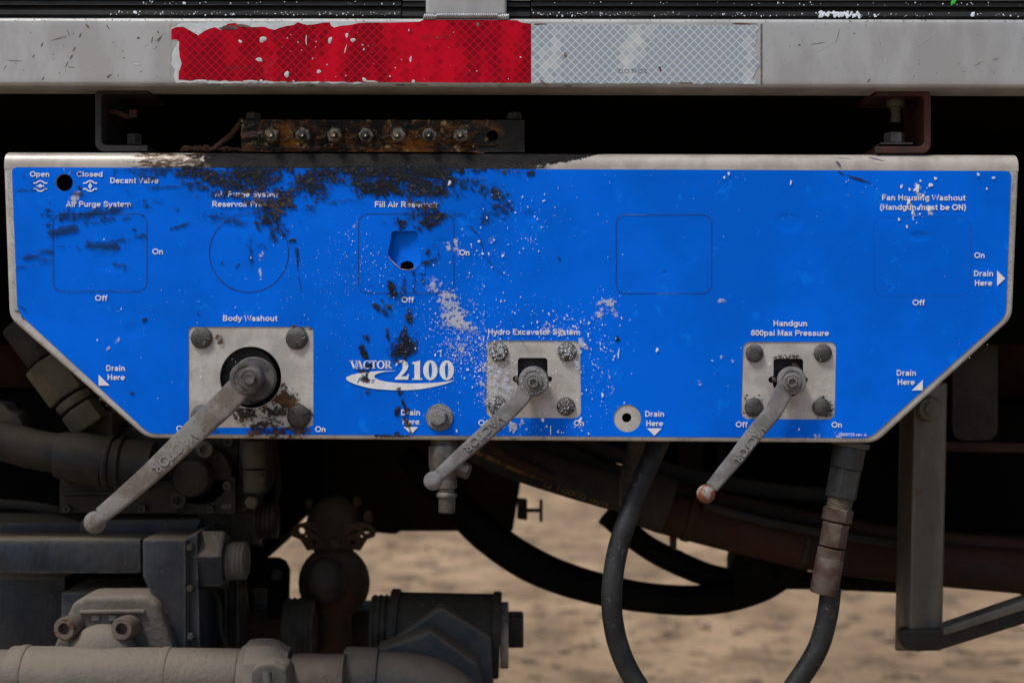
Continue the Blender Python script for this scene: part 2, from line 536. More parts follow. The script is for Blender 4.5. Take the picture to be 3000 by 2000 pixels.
# grease on the manifold: dark with amber and rust smears
def mat_manifold():
    m, nt, N, L, bs = newmat('greasy_manifold_steel')
    g = N.new("ShaderNodeNewGeometry")
    n1 = nz(nt, 30, 8, .7, (1, 1, 1.3)); n2 = nz(nt, 80, 8, .75, (1, 1, 1.2)); n3 = nz(nt, 20, 4, .5, (1, 1, 2))
    c = mixc(nt, ramp(nt, n2, .45, .85), (.005, .0055, .006), (.030, .027, .023))
    c = mixc(nt, ramp(nt, n1, .46, .72), c, (.26, .095, .012))
    c = mixc(nt, ramp(nt, n2, .66, .82), c, (.60, .43, .18))
    # right-hand third and ends stay black
    sx = N.new("ShaderNodeSeparateXYZ"); L.new(g.outputs['Position'], sx.inputs[0])
    e = math_(nt, 'SUBTRACT', 1.0, math_(nt, 'MULTIPLY', math_(nt, 'ADD', sx.outputs[0], 0.075), 14.0, True), True)
    e = math_(nt, 'ADD', e, math_(nt, 'MULTIPLY', ramp(nt, n3, .55, .7), .25), True)
    c = mixc(nt, e, (.010, .010, .0105), c)
    L.new(c, bs.inputs['Base Color'])
    bs.inputs['Roughness'].default_value = .34
    bump(nt, n2, .9, .004, bs)
    return m
M['manifold'] = mat_manifold()

def mat_tint(name, rough=.5, alpha=False, bscale=400, bdist=.001, bs_=.5, spec=.5):
    m, nt, N, L, bs = newmat(name)
    a = N.new("ShaderNodeAttribute"); a.attribute_name = "tint"
    L.new(a.outputs['Color'], bs.inputs['Base Color'])
    bs.inputs['Roughness'].default_value = rough
    bs.inputs['Specular IOR Level'].default_value = spec
    bump(nt, nz(nt, bscale, 6, .65, (1, 1, 1.6)), bs_, bdist, bs)
    if alpha:
        tr = N.new("ShaderNodeBsdfTransparent"); mx = N.new("ShaderNodeMixShader")
        L.new(a.outputs['Alpha'], mx.inputs[0]); L.new(tr.outputs[0], mx.inputs[1]); L.new(bs.outputs[0], mx.inputs[2])
        L.new(mx.outputs[0], N["Material Output"].inputs[0])
    return m
M['film'] = mat_tint('grease_film', rough=.42, alpha=True, bscale=420, bdist=.0007, bs_=.6, spec=.22)
M['haze_film'] = mat_tint('chalky_film', rough=.8, alpha=True, bscale=900, bdist=.0003, bs_=.3, spec=.2)

def mat_lip():
    m, nt, N, L, bs = newmat('stained_shaded_lip')
    a = N.new("ShaderNodeAttribute"); a.attribute_name = "tint"
    sep = N.new("ShaderNodeSeparateColor"); L.new(a.outputs['Color'], sep.inputs[0])
    n = math_(nt, 'ADD', math_(nt, 'MULTIPLY', nz(nt, 150, 8, .7, (1, 1, 2)), .55), .22)
    f = math_(nt, 'ADD', sep.outputs[0], math_(nt, 'MULTIPLY', math_(nt, 'SUBTRACT', n, .5), 1.1))
    f = ramp(nt, f, .42, .55)
    n2 = nz(nt, 28, 7, .6)
    metal = mixc(nt, ramp(nt, n2, .35, .65), (.50, .475, .43), (.40, .375, .335))
    metal = mixc(nt, ramp(nt, nz(nt, 420, 6, .7), .82, .9), metal, (.22, .18, .13))
    # brown dried edge
    f2 = math_(nt, 'ADD', sep.outputs[1], math_(nt, 'MULTIPLY', math_(nt, 'SUBTRACT', nz(nt, 90, 8, .7, (1, 1, 3)), .5), .75))
    metal = mixc(nt, ramp(nt, f2, .5, .62), metal, (.10, .055, .025))
    gre = mixc(nt, ramp(nt, nz(nt, 60, 6, .6), .4, .9), (.008, .008, .009), (.024, .022, .022))
    L.new(mixc(nt, f, metal, gre), bs.inputs['Base Color'])
    bs.inputs['Metallic'].default_value = .1
    bs.inputs['Roughness'].default_value = .36
    b = N.new("ShaderNodeBump"); b.inputs['Distance'].default_value = .0022
    L.new(math_(nt, 'ADD', math_(nt, 'MULTIPLY', f, .8), .08), b.inputs['Strength'])
    L.new(nz(nt, 330, 8, .7, (1, 1, 1.5)), b.inputs['Height']); L.new(b.outputs[0], bs.inputs['Normal'])
    return m
M['lip'] = mat_lip()

def mat_tape(name, dark, light, line, faded, sx_, lowscale, a, b):
    """retroreflective prism tape: printed lattice of diamonds, some cells bright"""
    m, nt, N, L, bs = newmat(name)
    g = N.new("ShaderNodeNewGeometry")
    sp = N.new("ShaderNodeSeparateXYZ"); L.new(g.outputs['Position'], sp.inputs[0])
    px = 24.5 * S
    u = math_(nt, 'DIVIDE', math_(nt, 'ADD', sp.outputs[0], sp.outputs[2]), px)
    v = math_(nt, 'DIVIDE', math_(nt, 'SUBTRACT', sp.outputs[0], sp.outputs[2]), px)
    fu, fv = math_(nt, 'FRACT', u), math_(nt, 'FRACT', v)
    eu = math_(nt, 'ABSOLUTE', math_(nt, 'SUBTRACT', fu, .5)); ev = math_(nt, 'ABSOLUTE', math_(nt, 'SUBTRACT', fv, .5))
    edge = ramp(nt, math_(nt, 'MAXIMUM', eu, ev), .41, .46)
    cu, cv = math_(nt, 'FLOOR', u), math_(nt, 'FLOOR', v)
    cb = N.new("ShaderNodeCombineXYZ"); L.new(cu, cb.inputs[0]); L.new(cv, cb.inputs[1])
    wn_ = N.new("ShaderNodeTexWhiteNoise"); wn_.noise_dimensions = '2D'; L.new(cb.outputs[0], wn_.inputs['Vector'])
    # column bands: low noise stretched vertically, sampled at cell centres
    cx = math_(nt, 'MULTIPLY', math_(nt, 'ADD', cu, cv), .5 * px); cz = math_(nt, 'MULTIPLY', math_(nt, 'SUBTRACT', cu, cv), .5 * px)
    cc = N.new("ShaderNodeCombineXYZ"); L.new(cx, cc.inputs[0]); L.new(cz, cc.inputs[2])
    low = nz(nt, lowscale, 3, .6, (1, 1, .3), cc.outputs[0])
    k = math_(nt, 'ADD', math_(nt, 'MULTIPLY', low, 1.0), math_(nt, 'MULTIPLY', math_(nt, 'SUBTRACT', wn_.outputs['Value'], .5), .16))
    lit = ramp(nt, k, a, b)
    c = mixc(nt, lit, dark, light)
    c = mixc(nt, edge, c, line)
    c = mixc(nt, ramp(nt, nz(nt, 30, 8, .7, (1, 1, .8)), .80, 1.0, (0, 0, 0, 1), (.6, .6, .6, 1)), c, faded)
    L.new(c, bs.inputs['Base Color'])
    bs.inputs['Roughness'].default_value = .35
    bs.inputs['Specular IOR Level'].default_value = .1
    bump(nt, nz(nt, 60, 6, .6), .12, .001, bs)
    return m
M['tape_red'] = mat_tape('red_reflective_tape', (.24, .0006, .008), (.60, .001, .018), (.56, .002, .020), (.60, .03, .05), 1, 17, .36, .68)
M['tape_white'] = mat_tape('white_reflective_tape', (.31, .37, .44), (.60, .65, .66), (.62, .68, .69), (.62, .65, .64), 1, 9, .60, .85)

def mat_ground():
    m, nt, N, L, bs = newmat('dry_tan_dirt')
    c = mixc(nt, ramp(nt, nz(nt, 1.2, 8, .6), .35, .65), (.74, .525, .330), (.52, .365, .228))
    c = mixc(nt, ramp(nt, nz(nt, 4.5, 8, .68), .45, .85, (0, 0, 0, 1), (.9, .9, .9, 1)), c, (.24, .165, .108))
    c = mixc(nt, ramp(nt, nz(nt, 8, 8, .7), .60, .82), c, (.11, .078, .053))
    L.new(c, bs.inputs['Base Color'])
    bs.inputs['Roughness'].default_value = .95
    bs.inputs['Specular IOR Level'].default_value = .1
    bump(nt, nz(nt, 9, 10, .7), .9, .05, bs)
    return m
M['ground'] = mat_ground()

# ================================================================== ground and truck body
def ground_mesh():
    xs = np.concatenate([np.linspace(-200, -9, 12), np.linspace(-8, 8, 180), np.linspace(9, 200, 12)])
    ys = np.concatenate([np.linspace(-60, -2.5, 8), np.linspace(-2, 12, 170), np.linspace(13, 300, 14)])
    gx, gy = np.meshgrid(xs, ys)
    n = fbm(len(ys), len(xs), 16, 5, 3)
    z = (n - .5) * 0.06 * np.exp(-np.maximum(np.abs(gx) - 7, 0)) * (gy < 12.5)
    V = np.stack([gx, gy, z], -1).reshape(-1, 3)
    w = len(xs); F = []
    for j in range(len(ys) - 1):
        for i in range(w - 1):
            F.append([j * w + i, j * w + i + 1, (j + 1) * w + i + 1, (j + 1) * w + i])
    return V, F
add('ground', ground_mesh(), M['ground'], kind='structure', angle=180)

def clods():
    V, F = [], []
    base = [(1, 0, 0), (-1, 0, 0), (0, 1, 0), (0, -1, 0), (0, 0, 1), (0, 0, -.5)]
    fc = [(0, 2, 4), (2, 1, 4), (1, 3, 4), (3, 0, 4), (2, 0, 5), (1, 2, 5), (3, 1, 5), (0, 3, 5)]
    for i in range(2600):
        y = 1.6 + RNG.random() ** .8 * 9; x = (RNG.random() - .5) * (2.2 + y * 1.0) * 1.3
        r = 0.004 + 0.026 * RNG.random() ** 4
        a = RNG.random() * 6.28
        n = len(V)
        for b in base:
            q = np.array(b) * r * (0.6 + .8 * RNG.random(3))
            V.append((x + q[0] * math.cos(a) - q[1] * math.sin(a), y + q[0] * math.sin(a) + q[1] * math.cos(a), q[2] * .7 + .004))
        F += [[k + n for k in f] for f in fc]
    return V, F
M['clod'] = worn('dirt_clod', (.20, .14, .10), (.36, .25, .18), rough=.95, scale=30)
add('gravel', clods(), M['clod'], kind='stuff', flat=True, label='loose dirt clods scattered over the tan ground', cat='gravel')

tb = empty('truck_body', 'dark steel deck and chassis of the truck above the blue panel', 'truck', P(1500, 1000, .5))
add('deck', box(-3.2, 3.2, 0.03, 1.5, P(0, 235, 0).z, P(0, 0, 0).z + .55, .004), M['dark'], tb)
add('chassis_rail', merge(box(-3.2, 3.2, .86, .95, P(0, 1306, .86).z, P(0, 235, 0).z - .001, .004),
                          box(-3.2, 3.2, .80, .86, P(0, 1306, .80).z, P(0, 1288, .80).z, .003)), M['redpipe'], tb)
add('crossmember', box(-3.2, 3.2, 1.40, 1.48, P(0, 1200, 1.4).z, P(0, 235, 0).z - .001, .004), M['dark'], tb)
add('dark_fill_sheet', box(-3.2, 3.2, .40, .42, P(0, 1010, .4).z, P(0, 235, 0).z - .001, .004), M['dark'], tb)  # near-black sheet added so the gap under the beam stays dark

# ================================================================== black moulded panels and post above the beam
def trimpiece(px0, px1, y=0.0, seed=0):
    """moulded panel: profile with a rib, extruded along x"""
    prof = [(.010, -30), (.006, -6), (.010, -3), (.010, 8), (.002, 11), (.002, 13), (.008, 15), (.006, 27), (.0, 30), (-.003, 33), (-.003, 44), (.004, 49), (.05, 52), (.05, -30)]
    V, F = [], []
    n = len(prof)
    for px in (px0, px1):
        for dy, py in prof:
            V.append(P(px, py + (px * .002), 0) + Vector((0, y + dy, 0)))
    for i in range(n):
        j = (i + 1) % n
        F.append([i, j, n + j, n + i])
    F += [list(range(n))[::-1], list(range(n, 2 * n))]
    bm = bmesh.new()
    vs = [bm.verts.new(v) for v in V]
    for f in F: bm.faces.new([vs[i] for i in f])
    return bm_out(bm)
GT = 'black moulded trim pieces above the beam'
def trim(px0, px1, label, y=0.0):
    t = empty('trim_panel', label, 'trim panel', P((px0 + px1) / 2, 45, 0), GT)
    add('moulding', trimpiece(px0, px1, y), M['trim'], t)
    return t
tl = trim(-120, 1174, 'long black moulded trim left of the welded post')
tr_ = trim(1557, 3120, 'long black moulded trim with white specks right of the welded post')
t2 = trim(1177, 1247, 'short black trim block just left of the welded post', .004)
t3 = trim(1487, 1554, 'short black trim block just right of the welded post', .004)

def speck_mesh(lst, y, seg=7):
    """flat raised drops: (px, py, rx, ry, angle)"""
    V, F = [], []
    for (px, py, rx, ry, ang) in lst:
        n = len(V)
        yy = y(px, py) if callable(y) else y
        V.append(P(px, py, yy) + Vector((0, -min(rx, ry) * S * .25, 0)))
        for k in range(seg):
            a = 2 * math.pi * k / seg
            q = 1 + .22 * math.sin(a * 2 + px) + .15 * math.sin(a * 3 + py)
            ex, ey = rx * math.cos(a) * q, ry * math.sin(a) * q
            V.append(P(px + ex * math.cos(ang) - ey * math.sin(ang), py + ex * math.sin(ang) + ey * math.cos(ang), yy))
        for k in range(seg):
            F.append([n, n + 1 + (k + 1) % seg, n + 1 + k])
    return face_front((V, F))
def rand_specks(n, x0, x1, y0, y1, r0, r1, p=2.5):
    out = []
    for i in range(n):
        r = r0 + (r1 - r0) * RNG.random() ** p
        out.append((x0 + (x1 - x0) * RNG.random(), y0 + (y1 - y0) * RNG.random(), r, r * (1 + .6 * RNG.random()), RNG.random() * .8))
    return out
for t_, a_, b_, n_ in ((tl, 300, 1170, 90), (tr_, 1560, 2990, 130)):
    sp = rand_specks(n_, a_, b_, 33, 44, .8, 2.4) + rand_specks(n_ // 3, a_, b_, 2, 12, .8, 2.2)
    if t_ is tr_:
        sp += rand_specks(70, 2400, 2520, 31, 44, 1.2, 5.5, 1.6) + [(2850, 37, 7, 7, 0), (2563, 41, 4, 5, 0), (2457, 36, 10, 6, .2)]
    else:
        sp += [(396, 36, 6, 5, 0), (540, 10, 6, 5, .4)]
    sp_ = [(a, b + a * .002, c, d_, e) for a, b, c, d_, e in sp]
    add('paint_specks', speck_mesh(sp_, lambda x, y: -.0034 if y > 30 else .0055), M['paint_drop'], t_, kind='stuff')
M['green'] = worn('green_paint', (.02, .55, .03), rough=.6)
add('green_paint_mark', speck_mesh([(2792, 8, 6, 8, .3), (2788, 14, 3, 3, 0), (2797, 3, 4, 5, 0)], .0008), M['green'], tr_, label='small bright green paint splash')

wp = empty('welded_post', 'short square aluminium post welded on top of the beam', 'post', P(1366, 50, 0))
def post():
    pts = rrect(1247, -60, 1484, 46, 12)
    return prism(pts, -.014, .08, .004, 3)
add('post_tube', post(), M['alu'], wp)
def weld():
    parts = []
    for i in range(46):
        t = i / 45
        px = 1244 + t * 244; py = 46 + (0 if 6 < i < 40 else 4)
        c = P(px, py + 2, -.017)
        bm = bmesh.new()
        bmesh.ops.create_uvsphere(bm, u_segments=10, v_segments=6, radius=1)
        for v in bm.verts:
            v.co = Vector((v.co.x * R(4.6) + v.co.z * .0010, v.co.y * .0052, v.co.z * R(9.5 if 4 < i < 42 else 12)))
            v.co += c
        parts.append(bm_out(bm))
    return merge(*parts)
add('weld_bead', weld(), M['weld'], wp, angle=80)

# ================================================================== bumper beam
bb = empty('bumper_beam', 'wide horizontal aluminium beam carrying the red and white reflective tape', 'beam', P(1500, 255, -.02))
BY = -.020
def bt(px): return 51 + 5 * px / 3000
def bb_(px): return 251 + 7 * px / 3000
def beam():
    nx = 60
    prof = []   # (dy, fraction or absolute px offset from top/bottom)
    r = 13
    for k in range(7):
        a = math.pi / 2 * k / 6
        prof.append(('t', r * (1 - math.sin(a)), r * S * (1 - math.cos(a))))
    prof = prof[::-1]
    prof = [('t', r - r * math.sin(math.pi / 2 * k / 6), r * S * (1 - math.cos(math.pi / 2 * k / 6))) for k in range(6, -1, -1)]
    for k in range(1, 12): prof.append(('m', k / 12, 0))
    prof += [('b', -r + r * math.sin(math.pi / 2 * k / 6), r * S * (1 - math.cos(math.pi / 2 * k / 6))) for k in range(0, 7)]
    V, F = [], []
    for i in range(nx + 1):
        px = -400 + 3800 * i / nx
        t, b = bt(px), bb_(px)
        for kind, v, dy in prof:
            py = t + v if kind == 't' else (b + v if kind == 'b' else t + r + (b - t - 2 * r) * v)
            V.append(P(px, py, BY) + Vector((0, dy, 0)))
        V.append(P(px, b, BY) + Vector((0, .055, 0)))
        V.append(P(px, t, BY) + Vector((0, .055, 0)))
    m = len(prof) + 2
    for i in range(nx):
        for k in range(m):
            k2 = (k + 1) % m
            F.append([i * m + k, i * m + k2, (i + 1) * m + k2, (i + 1) * m + k])
    F += [list(range(m)), [nx * m + k for k in range(m)][::-1]]
    bm = bmesh.new(); vs = [bm.verts.new(v) for v in V]
    for f in F: bm.faces.new([vs[i] for i in f])
    return bm_out(bm)
add('beam_tube', beam(), M['alu'], bb, angle=60)
def rag(pts, amp, step, seed):
    """add a torn edge to an outline"""
    rg = np.random.default_rng(seed); out = []
    for i in range(len(pts)):
        a = np.array(pts[i], float); b = np.array(pts[(i + 1) % len(pts)], float)
        L = np.linalg.norm(b - a); n = max(1, int(L / step)); nn = np.array([-(b - a)[1], (b - a)[0]]) / max(L, 1)
        for k in range(n):
            out.append(tuple(a + (b - a) * k / n + nn * (rg.random() - .5) * amp * (0 if k == 0 else 1)))
    return out
under = rag([(500, 82), (536, 68), (640, 66), (800, 66), (1000, 64), (1060, 66), (1060, 244), (516, 243), (508, 224), (513, 205), (500, 188), (503, 160), (516, 135), (522, 120), (502, 117)], 5, 12, 1)
add('torn_tape_backing', flat_poly(under, BY - .00015), M['underlay'], bb)
def ragl(a, b, amp, step, seed):
    rg = np.random.default_rng(seed); a = np.array(a, float); b = np.array(b, float); n = max(2, int(np.linalg.norm(b - a) / step))
    return [tuple(a + (b - a) * k / n + np.array([0, (rg.random() - .5) * amp * (k > 0)])) for k in range(n)]
red_top = [(502, 87), (515, 80), (536, 79), (560, 92), (581, 104), (598, 92), (612, 85), (630, 80), (647, 90), (655, 80), (668, 70), (690, 68), (702, 74), (712, 80), (723, 81), (745, 80), (774, 79), (790, 85), (804, 88), (820, 82), (838, 77), (860, 74), (872, 66), (885, 70), (900, 74), (920, 72), (948, 67), (966, 66), (970, 76), (978, 81), (1000, 76), (1025, 74), (1051, 68), (1090, 67), (1140, 67), (1180, 66), (1230, 64), (1238, 59), (1300, 59), (1400, 59), (1515, 60), (1527, 67), (1556, 70)]
red = red_top + ragl((1556, 243), (1060, 241), 1, 40, 2) + ragl((1060, 241), (530, 236), 5, 14, 3) + [(523, 234), (523, 213), (528, 200), (532, 187), (526, 165), (524, 140), (525, 123), (519, 117), (502, 116)]
def wpos(x, y): return (x, y)
add('red_reflective_tape', flat_poly(red, BY - .0004), M['tape_red'], bb)
wt = ragl((1556.5, 70), (2226, 75), 5, 14, 4) + [(2226, 75), (2224, 82), (2214, 100), (2219, 118), (2210, 138), (2214, 152), (2222, 176), (2226, 192), (2216, 205), (2204, 232), (2226, 243), (2228, 248), (2205, 246)] + ragl((2200, 246), (1556.5, 243.5), 4, 16, 5) + [(1556.5, 243.5)]
add('white_reflective_tape', flat_poly(wt, BY - .0004), M['tape_white'], bb)
chips = [(770, 116, 10, 9, .3), (704, 122, 5, 5, 0), (759, 175, 12, 5, .1), (840, 218, 8, 8, 0), (967, 118, 6, 9, .5), (1016, 104, 5, 6, 0), (1034, 118, 7, 6, .6), (1062, 132, 3, 2, 0), (1066, 145, 3, 3, 0), (1203, 174, 3, 9, 0),
         (1068, 234, 8, 5, .3), (1088, 239, 16, 2.5, 0), (1211, 239, 6, 4, .3), (1198, 89, 2, 3, 0), (1158, 199, 2, 2, 0), (1013, 222, 2, 2, 0), (934, 210, 7, 5, .4), (958, 190, 2, 2, 0), (916, 172, 2, 2, 0), (897, 118, 2, 13, 0), (1012, 145, 1.4, 14, .3), (1525, 168, 3, 2, 0), (842, 112, 2, 2, 0), (590, 237, 22, 3, 0), (735, 238, 24, 2.5, 0), (765, 238, 6, 4, 0), (860, 238, 4, 2, 0), (1142, 224, 3, 2, 0)]
chips += rand_specks(26, 820, 1500, 90, 235, .7, 1.8)
add('tape_chips', speck_mesh(chips, BY - .0006, 9), M['underlay'], bb, kind='stuff')
add('tape_dirt', speck_mesh([(1656, 162, 5, 7, -.5), (1932, 198, 4, 3, 0), (1935, 205, 3, 5, 0), (2000, 243, 30, 1.6, 0), (2180, 70, 40, 2.2, 0), (1580, 71, 18, 2, 0), (1590, 240, 10, 3, 0.4), (670, 82, 32, 6, .05), (712, 76, 20, 5, .15), (1400, 72, 6, 5, 0)], BY - .0007, 9),
    worn('tape_grime', (.20, .16, .11), (.10, .03, .03), rough=.8), bb, kind='stuff')

# ------------------------------------------------------------------ lettering with the built-in font
def _E(cx, cy, rx, ry, a0, a1, n=18):
    return [(cx + rx * math.cos(math.radians(a0 + (a1 - a0) * k / n)), cy + ry * math.sin(math.radians(a0 + (a1 - a0) * k / n))) for k in range(n + 1)]
GLY = {
 'a': (.62, [[(.12, .52), (.19, .61), (.32, .635), (.44, .60), (.48, .50), (.48, 0)], [(.48, .40), (.30, .37), (.15, .31), (.11, .20), (.18, .11), (.30, .09), (.42, .15), (.48, .26)]]),
 'b': (.67, [[(.13, 0), (.13, 1)], _E(.35, .365, .22, .27, 0, 360)]), 'c': (.60, [_E(.34, .365, .24, .27, 48, 312)]),
 'd': (.67, [_E(.32, .365, .22, .27, 0, 360), [(.55, 0), (.55, 1)]]), 'e': (.64, [[(.10, .37), (.58, .37)], _E(.34, .365, .24, .27, 0, 312)]),
 'f': (.38, [[(.20, 0), (.20, .78), (.25, .88), (.39, .91)], [(.04, .64), (.37, .64)]]),
 'g': (.67, [_E(.32, .365, .22, .27, 0, 360), [(.55, .73), (.55, -.02), (.49, -.14), (.34, -.19), (.15, -.13)]]),
 'h': (.65, [[(.13, 0), (.13, 1)], [(.13, .46), (.21, .60), (.33, .635), (.46, .58), (.50, .46), (.50, 0)]]),
 'i': (.28, [[(.14, 0), (.14, .73)], [(.14, .84), (.14, 1)]]), 'l': (.28, [[(.14, 0), (.14, 1)]]),
 'm': (.97, [[(.13, 0), (.13, .73)], [(.13, .46), (.20, .60), (.30, .635), (.42, .58), (.47, .46), (.47, 0)], [(.47, .46), (.54, .60), (.64, .635), (.77, .58), (.82, .46), (.82, 0)]]),
 'n': (.65, [[(.13, 0), (.13, .73)], [(.13, .46), (.21, .60), (.33, .635), (.46, .58), (.50, .46), (.50, 0)]]),
 'o': (.67, [_E(.34, .365, .24, .27, 0, 360)]), 'p': (.67, [[(.13, -.27), (.13, .73)], _E(.35, .365, .22, .27, 0, 360)]),
 'r': (.42, [[(.13, 0), (.13, .73)], [(.13, .44), (.21, .59), (.38, .63)]]),
 's': (.60, [[(.50, .52), (.42, .61), (.29, .635), (.16, .59), (.13, .49), (.20, .41), (.42, .34), (.50, .25), (.47, .14), (.33, .09), (.18, .12), (.09, .22)]]),
 't': (.40, [[(.20, .92), (.20, .20), (.25, .10), (.37, .09)], [(.04, .64), (.36, .64)]]),
 'u': (.65, [[(.13, .73), (.13, .26), (.18, .13), (.30, .09), (.42, .13), (.50, .25)], [(.51, .73), (.51, 0)]]),
 'v': (.60, [[(.07, .73), (.30, .05), (.53, .73)]]), 'x': (.60, [[(.07, .73), (.52, 0)], [(.52, .73), (.07, 0)]]),
 'y': (.60, [[(.07, .73), (.31, .06)], [(.54, .73), (.29, -.08), (.21, -.18), (.07, -.18)]]),
 'A': (.76, [[(.07, 0), (.38, .95), (.69, 0)], [(.19, .29), (.57, .29)]]),
 'B': (.74, [[(.14, 0), (.14, 1)], [(.14, .91), (.42, .91), (.56, .83), (.57, .68), (.50, .56), (.38, .52), (.14, .52)], [(.38, .52), (.56, .46), (.62, .30), (.56, .14), (.42, .09), (.14, .09)]]),
 'C': (.78, [_E(.42, .5, .32, .41, 42, 318)]), 'D': (.76, [[(.14, 0), (.14, 1)], [(.14, .91), (.36, .91), (.56, .80), (.65, .5), (.56, .20), (.36, .09), (.14, .09)]]),
 'E': (.68, [[(.14, 0), (.14, 1)], [(.14, .91), (.61, .91)], [(.14, .52), (.57, .52)], [(.14, .09), (.63, .09)]]), 'F': (.62, [[(.14, 0), (.14, 1)], [(.14, .91), (.59, .91)], [(.14, .48), (.53, .48)]]),
 'H': (.76, [[(.14, 0), (.14, 1)], [(.62, 0), (.62, 1)], [(.14, .52), (.62, .52)]]), 'M': (.86, [[(.13, 0), (.13, 1)], [(.17, .95), (.43, .12), (.69, .95)], [(.73, 1), (.73, 0)]]),
 'N': (.76, [[(.14, 0), (.14, 1)], [(.16, .95), (.60, .05)], [(.62, 0), (.62, 1)]]), 'O': (.86, [_E(.43, .5, .34, .41, 0, 360, 26)]),
 'P': (.70, [[(.14, 0), (.14, 1)], [(.14, .91), (.44, .91), (.58, .83), (.61, .68), (.56, .53), (.42, .45), (.14, .45)]]),
 'R': (.76, [[(.14, 0), (.14, 1)], [(.14, .91), (.44, .91), (.58, .83), (.61, .68), (.56, .53), (.42, .46), (.14, .46)], [(.38, .46), (.66, 0)]]),
 'S': (.72, [[(.61, .72), (.54, .86), (.38, .91), (.20, .86), (.14, .73), (.20, .61), (.40, .52), (.59, .43), (.64, .28), (.56, .14), (.38, .09), (.19, .14), (.10, .30)]]),
 'T': (.68, [[(.34, 0), (.34, 1)], [(.03, .91), (.65, .91)]]), 'V': (.72, [[(.05, 1), (.36, .06), (.67, 1)]]), 'W': (.98, [[(.05, 1), (.25, .06), (.49, .94), (.73, .06), (.93, 1)]]),
 '0': (.58, [_E(.29, .5, .20, .41, 0, 360)]), '1': (.58, [[(.08, .70), (.22, .78), (.34, .96)], [(.34, 1), (.34, 0)]]),
 '2': (.58, [[(.09, .70), (.16, .86), (.30, .91), (.45, .84), (.49, .70), (.42, .54), (.20, .32), (.10, .11), (.52, .09)]]),
 '5': (.58, [[(.50, .91), (.17, .91), (.13, .52), (.28, .60), (.44, .54), (.49, .35), (.42, .14), (.27, .09), (.09, .20)]]),
 '6': (.58, [[(.48, .76), (.40, .89), (.27, .91), (.14, .77), (.10, .45), (.13, .20), (.28, .09), (.44, .16), (.48, .32), (.42, .50), (.28, .56), (.13, .42)]]),
 '7': (.58, [[(.06, .91), (.51, .91), (.32, .5), (.23, 0)]]), '9': (.58, [[(.10, .24), (.18, .11), (.31, .09), (.44, .23), (.48, .55), (.45, .80), (.30, .91), (.14, .84), (.10, .68), (.16, .50), (.30, .44), (.45, .58)]]),
 '(': (.36, [[(.31, 1.02), (.17, .75), (.12, .40), (.17, .05), (.31, -.22)]]), ')': (.36, [[(.05, 1.02), (.19, .75), (.24, .40), (.19, .05), (.05, -.22)]]),
 '-': (.40, [[(.04, .38), (.36, .38)]]), ' ': (.30, []),
}
def sans(s, x0, x1, base, cap, y, mat, parent, name='lettering', wt=.185, slope=.003):
    adv = sum(GLY[c][0] for c in s) - .10
    kx = (x1 - x0) / adv
    parts = []; q = -.05; n = 0
    for c in s:
        a, st = GLY[c]
        for pl in st:
            pts = [(x0 + (q + u) * kx, base - v * cap + (q + u) * kx * slope) for u, v in pl]
            parts.append(polyline(pts, wt * abs(cap), y - 2e-5 * (n % 3))); n += 1
        q += a
    return add(name, merge(*parts), mat, parent, angle=180)
_cache = {}
def text_mesh(s, shear=0.0, bold=0.022):
    key = (s, shear, bold)
    if key not in _cache:
        cu = bpy.data.curves.new("lettering", 'FONT')
        cu.body = s; cu.size = 1; cu.offset = bold; cu.shear = shear; cu.resolution_u = 4
        o = bpy.data.objects.new("lettering", cu); col.objects.link(o)
        dg = bpy.context.evaluated_depsgraph_get()
        me = o.evaluated_get(dg).to_mesh()
        V = np.array([v.co[:] for v in me.vertices]); F = [list(p.vertices) for p in me.polygons]
        o.evaluated_get(dg).to_mesh_clear()
        bpy.data.objects.remove(o); bpy.data.curves.remove(cu)
        _cache[key] = (V, F)
    return _cache[key]
CAP = float(text_mesh("H")[0][:, 1].max())
def lettering(s, x0, x1, base, cap, y, mat, parent, name='lettering', shear=0.0, bold=0.022, slope=.003):
    V, F = text_mesh(s, shear, bold)
    mn, mx = V[:, 0].min(), V[:, 0].max()
    pts = []
    for v in V:
        px = x0 + (v[0] - mn) / (mx - mn) * (x1 - x0)
        py = base - v[1] / CAP * cap + (px - x0) * slope
        pts.append(P(px, py, y))
    return add(name, face_front((pts, F)), mat, parent, angle=180)
sans('DOT-C2', 1812, 1896, 214, 12, BY - .0008, worn('faint_print', (.13, .14, .15), rough=.6), bb, wt=.12)
M['redprint'] = worn('faint_red_print', (.13, .004, .01), rough=.6)
sans('DOT-C2', 1318, 1234, 102, -12, BY - .0008, M['redprint'], bb, wt=.12)
sans('DOT-C2', 660, 744, 206, 12, BY - .0008, M['redprint'], bb, wt=.12)

